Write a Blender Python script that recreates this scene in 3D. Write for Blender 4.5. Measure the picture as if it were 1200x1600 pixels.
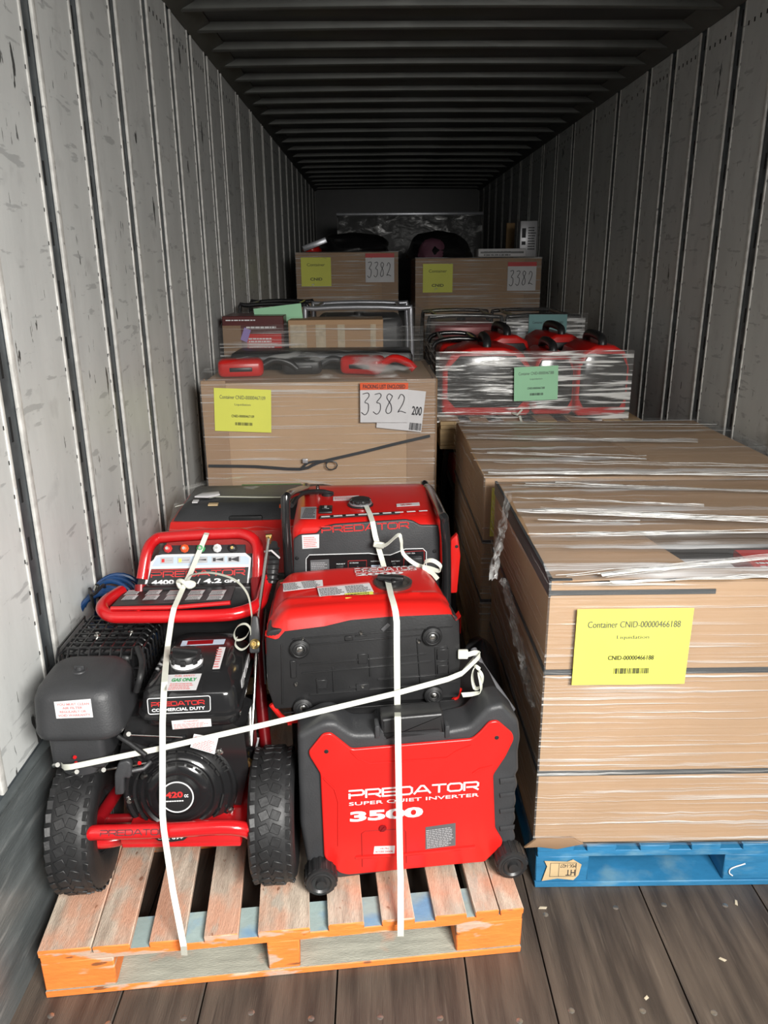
import bpy, bmesh, math, random
import numpy as np
from mathutils import Vector, Matrix, noise
random.seed(7)
sc = bpy.context.scene
COL = sc.collection
for o in list(bpy.data.objects): bpy.data.objects.remove(o)

# ------------------------------------------------------------------ camera
FPX, PITCH, YAW, ROLL = 1200.0, 0.31071793, 0.01032415, -0.00748829
CX, CZ = -0.3673398, 1.64633661
_f = Vector((math.sin(YAW)*math.cos(PITCH), math.cos(YAW)*math.cos(PITCH), -math.sin(PITCH)))
_r = Vector((math.cos(YAW), -math.sin(YAW), 0)); _u = _r.cross(_f)
_R = _r*math.cos(ROLL)+_u*math.sin(ROLL); _U = -_r*math.sin(ROLL)+_u*math.cos(ROLL)
cd = bpy.data.cameras.new('camera'); cam = bpy.data.objects.new('camera', cd); COL.objects.link(cam)
cd.sensor_fit = 'VERTICAL'; cd.sensor_height = 36; cd.lens = FPX*36/1600; cd.clip_start = .05; cd.clip_end = 60
M = Matrix.Identity(4)
for i in range(3): M[i][0] = _R[i]; M[i][1] = _U[i]; M[i][2] = -_f[i]; M[i][3] = (CX, 0, CZ)[i]
cam.matrix_world = M
sc.camera = cam

# ------------------------------------------------------------------ light
sc.view_settings.view_transform = 'Standard'; sc.view_settings.look = 'None'
sc.view_settings.gamma = 1; sc.view_settings.exposure = 0.0
w = bpy.data.worlds.new('world'); sc.world = w; w.use_nodes = True
w.node_tree.nodes['Background'].inputs[0].default_value = (.80, .86, .92, 1)
w.node_tree.nodes['Background'].inputs[1].default_value = 0.10
def area(name, loc, target, sx, sy, power, col):
    l = bpy.data.lights.new(name, 'AREA'); l.shape = 'RECTANGLE'; l.size = sx; l.size_y = sy; l.energy = power; l.color = col
    o = bpy.data.objects.new(name, l); COL.objects.link(o); o.location = loc
    o.rotation_euler = (Vector(target)-Vector(loc)).to_track_quat('-Z', 'Y').to_euler(); return o
L1 = area('dock_lamp', (.75, -1.1, 2.3), (-0.55, .95, 0.3), 1.2, .8, 104, (1, .98, .94)); L1.data.spread = math.radians(114)
area('front_fill_light', (-.1, -1.2, 3.5), (0, 1.7, 0.3), 2.2, 1.0, 46, (1, .98, .95))  # fill light added from above and behind to brighten the front

# ------------------------------------------------------------------ helpers
def at(x, y, Y):
    v = _f*FPX+_R*(x-600)-_U*(y-800); t = Y/v.y
    return Vector((CX, 0, CZ))+v*t
def atz(x, y, z):
    v = _f*FPX+_R*(x-600)-_U*(y-800); t = (z-CZ)/v.z
    return Vector((CX, 0, CZ))+v*t
def frame(o, x, up):
    x = Vector(x).normalized(); up = Vector(up); z = x.cross(up).normalized(); y = z.cross(x)
    m = Matrix.Identity(4)
    for i in range(3): m[i][0] = x[i]; m[i][1] = y[i]; m[i][2] = z[i]; m[i][3] = o[i]
    return m
def T(x, y, z, rz=0): return Matrix.Translation((x, y, z))@Matrix.Rotation(rz, 4, 'Z')

class MB:
    def __init__(s, M=None): s.bm = bmesh.new(); s.M = M or Matrix.Identity(4)
    def _add(s, tb, mi=0, L=None):
        mm = s.M@(L or Matrix.Identity(4))
        vs = [s.bm.verts.new(mm@v.co) for v in tb.verts]
        tb.verts.index_update()
        for f in tb.faces:
            try:
                nf = s.bm.faces.new([vs[v.index] for v in f.verts]); nf.material_index = f.material_index if mi is None else mi
            except ValueError: pass
        tb.free(); return s
    def box(s, x0, x1, y0, y1, z0, z1, bev=0, seg=2, mi=0, L=None, front=None):
        tb = bmesh.new(); bmesh.ops.create_cube(tb, size=1)
        for v in tb.verts: v.co = Vector(((x0+x1)/2+v.co.x*(x1-x0), (y0+y1)/2+v.co.y*(y1-y0), (z0+z1)/2+v.co.z*(z1-z0)))
        if bev: bmesh.ops.bevel(tb, geom=list(tb.edges), offset=bev, segments=seg, profile=.5, affect='EDGES')
        for f in tb.faces: f.material_index = mi
        if front is not None:
            tb.normal_update()
            for f in tb.faces:
                if f.normal.y < -.7: f.material_index = front
        return s._add(tb, None, L)
    def prism(s, pts, d, bev=0, seg=2, mi=0, L=None, taper=1.0):
        """polygon in local XY, from z=0 to z=d"""
        tb = bmesh.new(); n = len(pts)
        cx = sum(p[0] for p in pts)/n; cy = sum(p[1] for p in pts)/n
        a = [tb.verts.new((p[0], p[1], 0)) for p in pts]
        b = [tb.verts.new((cx+(p[0]-cx)*taper, cy+(p[1]-cy)*taper, d)) for p in pts]
        fa = tb.faces.new(a[::-1]); fb = tb.faces.new(b)
        for i in range(n): tb.faces.new((a[i], a[(i+1) % n], b[(i+1) % n], b[i]))
        bmesh.ops.recalc_face_normals(tb, faces=tb.faces)
        if bev:
            bmesh.ops.bevel(tb, geom=list(fb.edges)+[e for e in fa.edges], offset=bev, segments=seg, profile=.5, affect='EDGES')
        for f in tb.faces: f.material_index = mi
        return s._add(tb, None, L)
    def tube(s, pts, r, n=10, closed=False, mi=0, smooth=0, cap=True, rs=None):
        pts = [Vector(p) for p in pts]
        if smooth:
            P = pts; q = []; N = len(P); rng = range(N) if closed else range(N-1)
            for i in rng:
                p0 = P[(i-1) % N] if closed or i > 0 else P[0]*2-P[1]
                p1 = P[i]; p2 = P[(i+1) % N]
                p3 = P[(i+2) % N] if closed or i+2 < N else P[-1]*2-P[-2]
                for k in range(smooth):
                    t = k/smooth
                    q.append(.5*((2*p1)+(-p0+p2)*t+(2*p0-5*p1+4*p2-p3)*t*t+(-p0+3*p1-3*p2+p3)*t**3))
            if not closed: q.append(P[-1])
            pts = q
        N = len(pts); rings = []; prev = None
        for i, p in enumerate(pts):
            if closed: t = (pts[(i+1) % N]-pts[i-1])
            else: t = pts[min(i+1, N-1)]-pts[max(i-1, 0)]
            t.normalize()
            if prev is None:
                a = t.orthogonal().normalized()
            else:
                a = prev-t*prev.dot(t); a = a.normalized() if a.length > 1e-6 else t.orthogonal().normalized()
            prev = a; b = t.cross(a); rr = rs[i] if rs else r
            rings.append([s.bm.verts.new(s.M@(p+(a*math.cos(2*math.pi*k/n)+b*math.sin(2*math.pi*k/n))*rr)) for k in range(n)])
        for i in range(N if closed else N-1):
            A = rings[i]; B = rings[(i+1) % N]
            for k in range(n):
                f = s.bm.faces.new((A[k], A[(k+1) % n], B[(k+1) % n], B[k])); f.material_index = mi
        if cap and not closed:
            f = s.bm.faces.new(rings[0][::-1]); f.material_index = mi
            f = s.bm.faces.new(rings[-1]); f.material_index = mi
        return s
    def lathe(s, prof, L, n=32, mi=0):
        tb = bmesh.new(); rings = []
        for (r, z) in prof:
            if r < 1e-6: rings.append([tb.verts.new((0, 0, z))])
            else: rings.append([tb.verts.new((r*math.cos(2*math.pi*k/n), r*math.sin(2*math.pi*k/n), z)) for k in range(n)])
        for A, B in zip(rings, rings[1:]):
            for k in range(n):
                a0, a1 = A[k % len(A)], A[(k+1) % len(A)]; b0, b1 = B[k % len(B)], B[(k+1) % len(B)]
                vs = []
                for v in (a0, a1, b1, b0):
                    if v not in vs: vs.append(v)
                if len(vs) > 2: tb.faces.new(vs)
        for f in tb.faces: f.material_index = mi
        bmesh.ops.recalc_face_normals(tb, faces=tb.faces)
        return s._add(tb, None, L)
    def quad(s, a, b, c, d, mi=0):
        f = s.bm.faces.new([s.bm.verts.new(s.M@Vector(p)) for p in (a, b, c, d)]); f.material_index = mi; return s
    def loft(s, secs, mi=0, cap=True):
        """list of closed rings of equal length"""
        rings = [[s.bm.verts.new(s.M@Vector(p)) for p in r] for r in secs]; n = len(rings[0])
        for A, B in zip(rings, rings[1:]):
            for k in range(n):
                f = s.bm.faces.new((A[k], A[(k+1) % n], B[(k+1) % n], B[k])); f.material_index = mi
        if cap:
            s.bm.faces.new(rings[0][::-1]).material_index = mi; s.bm.faces.new(rings[-1]).material_index = mi
        return s
    def grid(s, fn, nu, nv, mi=0):
        vs = [[s.bm.verts.new(s.M@Vector(fn(i/nu, j/nv))) for j in range(nv+1)] for i in range(nu+1)]
        for i in range(nu):
            for j in range(nv):
                f = s.bm.faces.new((vs[i][j], vs[i+1][j], vs[i+1][j+1], vs[i][j+1])); f.material_index = mi
        return s
    def ribbon(s, pts, w, th=.0009, side=(1, 0, 0), mi=0, smooth=0, sides=None):
        """flat band; side gives the width direction"""
        pts = [Vector(p) for p in pts]; N = len(pts)
        if smooth:
            q = []; sd = []
            for i in range(N-1):
                p0 = pts[i-1] if i else pts[0]*2-pts[1]; p1 = pts[i]; p2 = pts[i+1]; p3 = pts[i+2] if i+2 < N else pts[-1]*2-pts[-2]
                for k in range(smooth):
                    t = k/smooth; q.append(.5*((2*p1)+(-p0+p2)*t+(2*p0-5*p1+4*p2-p3)*t*t+(-p0+3*p1-3*p2+p3)*t**3))
                    if sides: sd.append(Vector(sides[i]).lerp(Vector(sides[i+1]), t))
            q.append(pts[-1]); pts = q
            if sides: sd.append(Vector(sides[-1])); sides = sd
            N = len(pts)
        ring = []
        for i, p in enumerate(pts):
            t = (pts[min(i+1, N-1)]-pts[max(i-1, 0)]).normalized()
            d = Vector(sides[i]) if sides else Vector(side); d = (d-t*d.dot(t)).normalized(); nn = t.cross(d)*th
            ring.append([s.bm.verts.new(s.M@q) for q in (p-d*w/2-nn, p+d*w/2-nn, p+d*w/2+nn, p-d*w/2+nn)])
        for A, B in zip(ring, ring[1:]):
            for k in range(4): s.bm.faces.new((A[k], A[(k+1) % 4], B[(k+1) % 4], B[k])).material_index = mi
        s.bm.faces.new(ring[0][::-1]).material_index = mi; s.bm.faces.new(ring[-1]).material_index = mi
        return s
    def text(s, string, x, y, w, h, mi=0, L=None, bold=.0, d=.0004):
        """text fitted to a box whose lower left corner is x, y in the frame L"""
        me = text_mesh(string, bold); xs = [v.co.x for v in me.vertices]; ys = [v.co.y for v in me.vertices]
        x0, x1, y0, y1 = min(xs), max(xs), min(ys), max(ys); mm = s.M@(L or Matrix.Identity(4))
        vs = [s.bm.verts.new(mm@Vector((x+(v.co.x-x0)/(x1-x0)*w, y+(v.co.y-y0)/(y1-y0)*h, d))) for v in me.vertices]
        for p in me.polygons:
            try: s.bm.faces.new([vs[i] for i in p.vertices]).material_index = mi
            except ValueError: pass
        return s
    def wide(s, string, x, y, w, h, t=.17, mi=0, L=None, d=.0005, gap=.28):
        """squared extended lettering built from strokes"""
        mm = s.M@(L or Matrix.Identity(4)); adv = [GL[c][0] for c in string]; tot = sum(adv)+gap*(len(adv)-1)+t
        kx = w/tot; ky = h/(1+t); th = t/2; cx = t/2
        for c, a in zip(string, adv):
            for st in GL[c][1]:
                for (p, q) in zip(st, st[1:]):
                    p = Vector((p[0], p[1])); q = Vector((q[0], q[1])); dd = (q-p).normalized(); nn = Vector((-dd.y, dd.x))*th; e = dd*th*.8
                    P = [p-e-nn, q+e-nn, q+e+nn, p-e+nn]
                    vs = [s.bm.verts.new(mm@Vector((x+(cx+v.x)*kx, y+(v.y+th)*ky, d))) for v in P]
                    s.bm.faces.new(vs).material_index = mi
            cx += a+gap
        return s
    def dash(s, x, y, w, h, rows, mi=0, L=None, d=.0004, seed=1, fill=.5):
        """rows of illegible fine print"""
        mm = s.M@(L or Matrix.Identity(4)); rnd = random.Random(seed); rh = h/rows
        for r in range(rows):
            cx = x; yy = y+h-(r+1)*rh; end = x+w*rnd.uniform(.75, 1)
            while cx < end:
                ww = min(rnd.uniform(.04, .14)*w, end-cx)
                if ww > 0.0003:
                    vs = [s.bm.verts.new(mm@Vector(p)) for p in ((cx, yy, d), (cx+ww, yy, d), (cx+ww, yy+rh*fill, d), (cx, yy+rh*fill, d))]
                    s.bm.faces.new(vs).material_index = mi
                cx += ww+.02*w
        return s
    def bars(s, x, y, w, h, mi=0, L=None, d=.0004, seed=3):
        mm = s.M@(L or Matrix.Identity(4)); rnd = random.Random(seed); cx = x
        while cx < x+w:
            ww = w*rnd.choice((.012, .02, .03))
            vs = [s.bm.verts.new(mm@Vector(p)) for p in ((cx, y, d), (cx+ww, y, d), (cx+ww, y+h, d), (cx, y+h, d))]
            s.bm.faces.new(vs).material_index = mi
            cx += ww+w*rnd.choice((.012, .02, .03))
        return s

HAND = {'3': [(.1, .95), (.55, 1.0), (.65, .85), (.3, .58), (.6, .5), (.62, .2), (.35, 0), (.0, .12)], '8': [(.6, .9), (.3, 1), (.12, .8), (.5, .45), (.55, .12), (.25, 0), (.08, .2), (.55, .8), (.6, .9)],
        '2': [(.08, .75), (.3, 1), (.6, .85), (.5, .5), (.1, .05), (.3, .1), (.8, .0)]}
def handwrite(b, string, x, y, w, h, L, d, r, mi=0):
    cw = w/len(string); old = b.M; b.M = old@L
    for i, c in enumerate(string): b.tube([(x+cw*(i+.95*p[0]+.05*p[1]), y+h*(p[1]*(1-.05*i)+.03*i), d) for p in HAND[c]], r, 6, smooth=4, mi=mi)
    b.M = old
GL = {'P': (1.5, [[(0, 0), (0, .55)], [(0, 1), (1.3, 1), (1.5, .85), (1.5, .5), (1.3, .38), (0, .38)]]),
      'R': (1.5, [[(0, 0), (0, 1), (1.3, 1), (1.5, .85), (1.5, .5), (1.3, .38), (.3, .38)], [(.95, .38), (1.5, 0)]]),
      'E': (1.35, [[(1.35, 1), (0, 1), (0, 0), (1.35, 0)], [(0, .5), (1.3, .5)]]),
      'D': (1.5, [[(0, 0), (0, 1), (1.25, 1), (1.5, .8), (1.5, .2), (1.25, 0), (0, 0)]]),
      'A': (1.7, [[(0, 0), (.7, 1), (1.0, 1), (1.7, 0)], [(.4, .3), (1.3, .3)]]),
      'T': (1.4, [[(0, 1), (1.4, 1)], [(.7, 1), (.7, 0)]]),
      'O': (1.5, [[(.25, 0), (1.25, 0), (1.5, .2), (1.5, .8), (1.25, 1), (.25, 1), (0, .8), (0, .2), (.25, 0)]])}
_tm = {}
def text_mesh(string, bold=0):
    k = (string, bold)
    if k not in _tm:
        c = bpy.data.curves.new('t', 'FONT'); c.body = string; c.size = 1; c.offset = bold; c.resolution_u = 3
        o = bpy.data.objects.new('t', c); COL.objects.link(o); bpy.context.view_layer.update()
        dg = bpy.context.evaluated_depsgraph_get()
        _tm[k] = bpy.data.meshes.new_from_object(o.evaluated_get(dg)); bpy.data.objects.remove(o)
    return _tm[k]

_mw = {}
def obj(name, mb, mats, parent=None, base=None, smooth=True, recalc=True, kind=None):
    me = bpy.data.meshes.new(name); bm = mb.bm
    if recalc: bmesh.ops.recalc_face_normals(bm, faces=bm.faces)
    for e in bm.edges:
        e.smooth = not (len(e.link_faces) == 2 and e.calc_face_angle(0) > math.radians(38))
    for f in bm.faces: f.smooth = smooth
    bm.to_mesh(me); bm.free()
    for m in (mats if isinstance(mats, (list, tuple)) else [mats]): me.materials.append(m)
    o = bpy.data.objects.new(name, me); COL.objects.link(o)
    if parent is not None:
        o.parent = parent; W = _mw[parent.name]; me.transform(W.inverted()); _mw[o.name] = W
    else:
        b = Matrix.Translation(base or (0, 0, 0)); o.location = base or (0, 0, 0); me.transform(b.inverted()); _mw[o.name] = b
    if kind: o['kind'] = kind
    return o
def thing(name, label, cat, M, group=None):
    o = bpy.data.objects.new(name, None); COL.objects.link(o); o.matrix_world = M; o.empty_display_size = .1
    _mw[o.name] = M.copy(); o['label'] = label; o['category'] = cat
    if group: o['group'] = group
    return o
def tag(o, label, cat, group=None):
    o['label'] = label; o['category'] = cat
    if group: o['group'] = group
    return o
def struct(name, mb, mats, base=None, smooth=True):
    return obj(name, mb, mats, None, base, smooth, kind='structure')

# ------------------------------------------------------------------ materials
def mat(name, col, rough=.5, metal=0, var=.12, vs=8, bump=0, bs=60, col2=None, spec=.5, stretch=None, coat=0):
    m = bpy.data.materials.new(name); m.use_nodes = True; N = m.node_tree.nodes; Lk = m.node_tree.links; P = N['Principled BSDF']
    P.inputs['Roughness'].default_value = rough; P.inputs['Metallic'].default_value = metal; P.inputs['Specular IOR Level'].default_value = spec
    if coat: P.inputs['Coat Weight'].default_value = coat; P.inputs['Coat Roughness'].default_value = .15
    tc = N.new('ShaderNodeTexCoord'); mp = N.new('ShaderNodeMapping'); Lk.new(tc.outputs['Object'], mp.inputs[0])
    if stretch: mp.inputs['Scale'].default_value = stretch
    n = N.new('ShaderNodeTexNoise'); n.inputs['Scale'].default_value = vs; n.inputs['Detail'].default_value = 6; Lk.new(mp.outputs[0], n.inputs[0])
    r = N.new('ShaderNodeValToRGB'); r.color_ramp.elements[0].position = .35; r.color_ramp.elements[1].position = .65
    c2 = col2 or tuple(c*(1-var) for c in col)
    r.color_ramp.elements[0].color = (*c2, 1); r.color_ramp.elements[1].color = (*col, 1)
    Lk.new(n.outputs[0], r.inputs[0]); Lk.new(r.outputs[0], P.inputs['Base Color'])
    if bump:
        n2 = N.new('ShaderNodeTexNoise'); n2.inputs['Scale'].default_value = bs; n2.inputs['Detail'].default_value = 4; Lk.new(mp.outputs[0], n2.inputs[0])
        b = N.new('ShaderNodeBump'); b.inputs['Strength'].default_value = bump; b.inputs['Distance'].default_value = .004; Lk.new(n2.outputs[0], b.inputs['Height']); Lk.new(b.outputs[0], P.inputs['Normal'])
    m['_'] = 0
    return m
def addmask(m, col, scale, lo, hi, stretch=(1, 1, 1), amt=1, detail=5, off=0, rough=None):
    """mix another colour over a material where a noise exceeds a threshold (scuffs, paint, dirt)"""
    N = m.node_tree.nodes; Lk = m.node_tree.links; P = N['Principled BSDF']
    tc = N.new('ShaderNodeTexCoord'); mp = N.new('ShaderNodeMapping'); mp.inputs['Scale'].default_value = stretch; mp.inputs['Location'].default_value = (off, off*.7, off*.3)
    Lk.new(tc.outputs['Object'], mp.inputs[0]); n = N.new('ShaderNodeTexNoise'); n.inputs['Scale'].default_value = scale; n.inputs['Detail'].default_value = detail
    Lk.new(mp.outputs[0], n.inputs[0]); r = N.new('ShaderNodeMapRange'); r.inputs[1].default_value = lo; r.inputs[2].default_value = hi; r.inputs[4].default_value = amt; Lk.new(n.outputs[0], r.inputs[0])
    mx = N.new('ShaderNodeMix'); mx.data_type = 'RGBA'; src = P.inputs['Base Color'].links[0].from_socket
    Lk.new(r.outputs[0], mx.inputs[0]); Lk.new(src, mx.inputs[6]); mx.inputs[7].default_value = (*col, 1); Lk.new(mx.outputs[2], P.inputs['Base Color'])
    return m
def film(name, stretch, base=.05, amt=.5, lo=.58, hi=.70, sc_=1.0, tint=(.9, .9, .88)):
    m = bpy.data.materials.new(name); m.use_nodes = True; N = m.node_tree.nodes; Lk = m.node_tree.links; P = N['Principled BSDF']; out = N['Material Output']
    P.inputs['Base Color'].default_value = (*tint, 1); P.inputs['Roughness'].default_value = .22; P.inputs['Specular IOR Level'].default_value = .9
    tc = N.new('ShaderNodeTexCoord'); mp = N.new('ShaderNodeMapping'); mp.inputs['Scale'].default_value = stretch; Lk.new(tc.outputs['Object'], mp.inputs[0])
    n = N.new('ShaderNodeTexNoise'); n.inputs['Scale'].default_value = sc_; n.inputs['Detail'].default_value = 3; n.inputs['Distortion'].default_value = .35; Lk.new(mp.outputs[0], n.inputs[0])
    # tight and creased patches; highlights on the creases are mixed in as white
    big = N.new('ShaderNodeTexNoise'); big.inputs['Scale'].default_value = 2.3; Lk.new(tc.outputs['Object'], big.inputs[0])
    ad = N.new('ShaderNodeMath'); ad.operation = 'MULTIPLY_ADD'; Lk.new(big.outputs[0], ad.inputs[0]); ad.inputs[1].default_value = .35; Lk.new(n.outputs[0], ad.inputs[2])
    r = N.new('ShaderNodeMapRange'); r.inputs[1].default_value = lo+.17; r.inputs[2].default_value = hi+.17; r.inputs[3].default_value = base; r.inputs[4].default_value = amt; Lk.new(ad.outputs[0], r.inputs[0])
    b = N.new('ShaderNodeBump'); b.inputs['Strength'].default_value = 1; b.inputs['Distance'].default_value = .012; Lk.new(n.outputs[0], b.inputs['Height']); Lk.new(b.outputs[0], P.inputs['Normal'])
    tr = N.new('ShaderNodeBsdfTransparent'); tr.inputs[0].default_value = (.97, .97, .97, 1)
    mx = N.new('ShaderNodeMixShader'); Lk.new(r.outputs[0], mx.inputs[0]); Lk.new(tr.outputs[0], mx.inputs[1]); Lk.new(P.outputs[0], mx.inputs[2]); Lk.new(mx.outputs[0], out.inputs[0])
    return m

m_panel = mat('panel_paint', (.70, .715, .70), .42, 0, .1, 3, .12, 18, stretch=(1, 3, 1))
addmask(m_panel, (.28, .28, .28), 9, .60, .75, (1, 1, 1), .35)
addmask(m_panel, (.02, .02, .02), 15, .69, .70, (1, 1, .30), .9, 5, 3.1)
addmask(m_panel, (.05, .05, .05), 30, .70, .71, (1, 2.6, .5), .8, 4, 7.7)
addmask(m_panel, (.30, .31, .31), 6, .62, .66, (1, 1.2, 6), .5, 8, 11)
m_hem = mat('lit_hem_edge', (.80, .79, .75), .45, 0, .3, 25, .3, 80)  # paler than the panels: light caught on the edges is in the colour
addmask(m_hem, (.15, .15, .15), 40, .66, .7, (1, 1, 1), .8)
m_post = mat('galvanised_post', (.13, .15, .165), .45, .5, .4, 14, .1)
m_slot = mat('slot_shadow', (.01, .01, .01), .9)
m_kick = mat('scuff_plate', (.22, .245, .25), .33, .35, .4, 4, .3, 30, stretch=(1, .8, 5))
addmask(m_kick, (.40, .42, .42), 5, .56, .72, (1, 1.2, 9), .6, 6, 2)
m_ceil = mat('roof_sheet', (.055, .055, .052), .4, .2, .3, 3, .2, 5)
m_bow = mat('roof_bow', (.12, .125, .115), .45, .2, .25, 6)
m_floor = mat('floor_wood', (.100, .078, .062), .5, 0, .55, 3.0, .45, 35, col2=(.040, .031, .026), stretch=(9, .8, 1))
addmask(m_floor, (.19, .155, .125), 4, .60, .78, (20, .9, 1), .5, 6, 5)
addmask(m_floor, (.03, .025, .022), 4, .60, .74, (30, 1.0, 1), .7, 6, 9)
m_gap = mat('dark_gap', (.008, .007, .006), .9)
m_chip = mat('wood_chip', (.55, .48, .36), .8)
m_nail = mat('nail_head', (.35, .33, .30), .35, .8)
m_red = mat('red_plastic', (.62, .014, .011), .30, 0, .06, 5, .02, 200)
m_redp = mat('red_powder_coat', (.56, .010, .013), .22, 0, .08, 5, 0, coat=.5)
m_dred = mat('dark_red_metal', (.27, .006, .01), .3, .1, .3)
m_blk = mat('black_plastic', (.021, .021, .022), .38, 0, .25, 12, .08, 160)
m_blk2 = mat('dark_grey_plastic', (.040, .041, .044), .48, 0, .2, 12, .15, 220)
m_gblk = mat('black_gloss_paint', (.016, .016, .017), .16, 0, .2, 6, 0, coat=.4)
m_rub = mat('tyre_rubber', (.018, .018, .019), .5, 0, .35, 20, .2, 90)
m_steel = mat('zinc_steel', (.62, .61, .58), .25, 1, .15)
m_brass = mat('brass', (.70, .50, .20), .3, 1, .2)
m_white = mat('white_paper', (.70, .69, .70), .55, 0, .06, 12)
m_grey = mat('grey_print', (.11, .11, .115), .6)
m_silver = mat('silver_foil', (.50, .50, .52), .35, .3, .1)
m_ylw = mat('yellow_paper', (.80, .82, .13), .6, 0, .05, 6)
m_grn = mat('green_paper', (.38, .74, .46), .6, 0, .05, 6)
m_teal = mat('blue_green_paper', (.20, .40, .40), .6, 0, .05, 6)
m_ink = mat('black_ink', (.03, .03, .035), .6)
m_inkr = mat('red_ink', (.62, .03, .03), .5)
m_inkp = mat('pink_ink', (.75, .22, .22), .6)
m_inkg = mat('green_ink', (.05, .35, .12), .6)
m_org = mat('orange_print', (.80, .10, .02), .5)
m_wht = mat('white_ink', (.85, .85, .86), .45)
m_card = mat('cardboard', (.47, .295, .165), .75, 0, .12, 3, .05, 120)
m_cardl = mat('pale_cardboard', (.52, .34, .20), .7, 0, .10, 3, .05, 120)
m_cardd = mat('brown_cardboard', (.30, .185, .105), .75, 0, .15, 3, .05, 120)
m_edge = mat('edge_board', (.40, .25, .145), .7, 0, .12, 3)
m_tape = mat('glossy_tape', (.62, .52, .38), .10, 0, .2, 30, .6, 30)  # tape tone lightened to carry its white glints
m_band = mat('grey_banding', (.05, .055, .06), .4)
m_strap = mat('white_strap', (.74, .75, .66), .42, 0, .08, 30)
m_blue = mat('blue_paint', (.03, .21, .42), .55, 0, .3, 7, .3, 40, stretch=(1, 1, 3))
addmask(m_blue, (.20, .36, .44), 8, .55, .72, (1, 1, 3), .6)
m_wood = mat('pallet_wood', (.60, .42, .22), .7, 0, .35, 5, .3, 40, stretch=(1, 1, 8))
m_tan = mat('bare_wood_chip', (.68, .50, .28), .7, 0, .25, 9)
m_orange = mat('orange_paint', (.90, .235, .045), .6, 0, .15, 9, .4, 40, stretch=(1, 1, 3))
addmask(m_orange, (.55, .45, .33), 7, .60, .68, (1, 1, 5), .8)
addmask(m_orange, (.12, .06, .03), 12, .66, .70, (1, 1, 4), .8, 5, 3)
addmask(m_orange, (.45, .40, .33), 5, .60, .63, (1, 1, 3.5), .8, 8, 17)
m_worn = mat('worn_deck', (.60, .50, .40), .75, 0, .3, 6, .8, 50, col2=(.38, .30, .235), stretch=(9, 1.2, 1))
addmask(m_worn, (.66, .30, .18), 7, .44, .62, (1.8, 1, 1), .65, 7, 4)
addmask(m_worn, (.42, .40, .34), 10, .58, .66, (2.5, 1, 1), .6, 7, 14)
addmask(m_worn, (.20, .07, .03), 24, .66, .70, (1.8, 1, 1), .7, 5, 8)
m_wgrey = mat('worn_grey_board', (.42, .41, .34), .75, 0, .25, 6, .5, 50, stretch=(1.5, 9, 1))
addmask(m_wgrey, (.72, .26, .13), 7, .55, .70, (1, 1, 1), .7, 6, 4)
m_wblue = mat('worn_blue_board', (.33, .43, .42), .75, 0, .25, 6, .4, 50)
addmask(m_wblue, (.10, .26, .48), 8, .50, .66, (1, 1, 1), .75, 6, 2)
m_hose = mat('blue_rubber_hose', (.012, .055, .17), .35, 0, .2)
m_clear = mat('milky_tube', (.55, .56, .48), .3)
m_purple = mat('purple_tag', (.34, .24, .60), .5)
m_prod = mat('printed_carton', (.10, .012, .012), .35, 0, .2)
m_cgrey = mat('chrome_grey', (.42, .43, .46), .3, .6)
m_pale = mat('light_blue_print', (.50, .60, .72), .45)
m_fv = film('film_side', (1.3, 1.3, 115), .06, .64, .53, .70)
m_ft = film('film_top', (.8, 26, 26), .10, .70, .54, .69, tint=(.85, .85, .86))
m_fd = film('film_dense', (3.2, 3.2, 60), .10, .90, .50, .60)
m_fr = film('film_fold_glint', (3, 60, 60), .25, .85, .40, .58)
m_fl = film('film_loose', (5, 9, 9), .07, .60, .57, .70)
m_bag = mat('black_bag_film', (.012, .012, .013), .25, 0, .3, 10, .6, 14)

# ------------------------------------------------------------------ trailer shell
XL, XR, H, Y0, Y1 = -1.25, 1.25, 2.75, -0.45, 12.6
PLANK = .315
mb = MB(); x = XL-.05; k = 0
while x < XR+.05:
    x1 = min(x+PLANK*(.62 if k % 3 == 1 else 1), XR+.06); mb.box(x+.002, x1-.002, Y0, Y1, -.035, 0, .0015, 1); x = x1; k += 1
fl = struct('floor', mb, m_floor)
mb = MB(); mb.box(XL-.05, XR+.05, Y0, Y1, -.06, -.034); obj('subfloor', mb, m_gap, fl)
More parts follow.
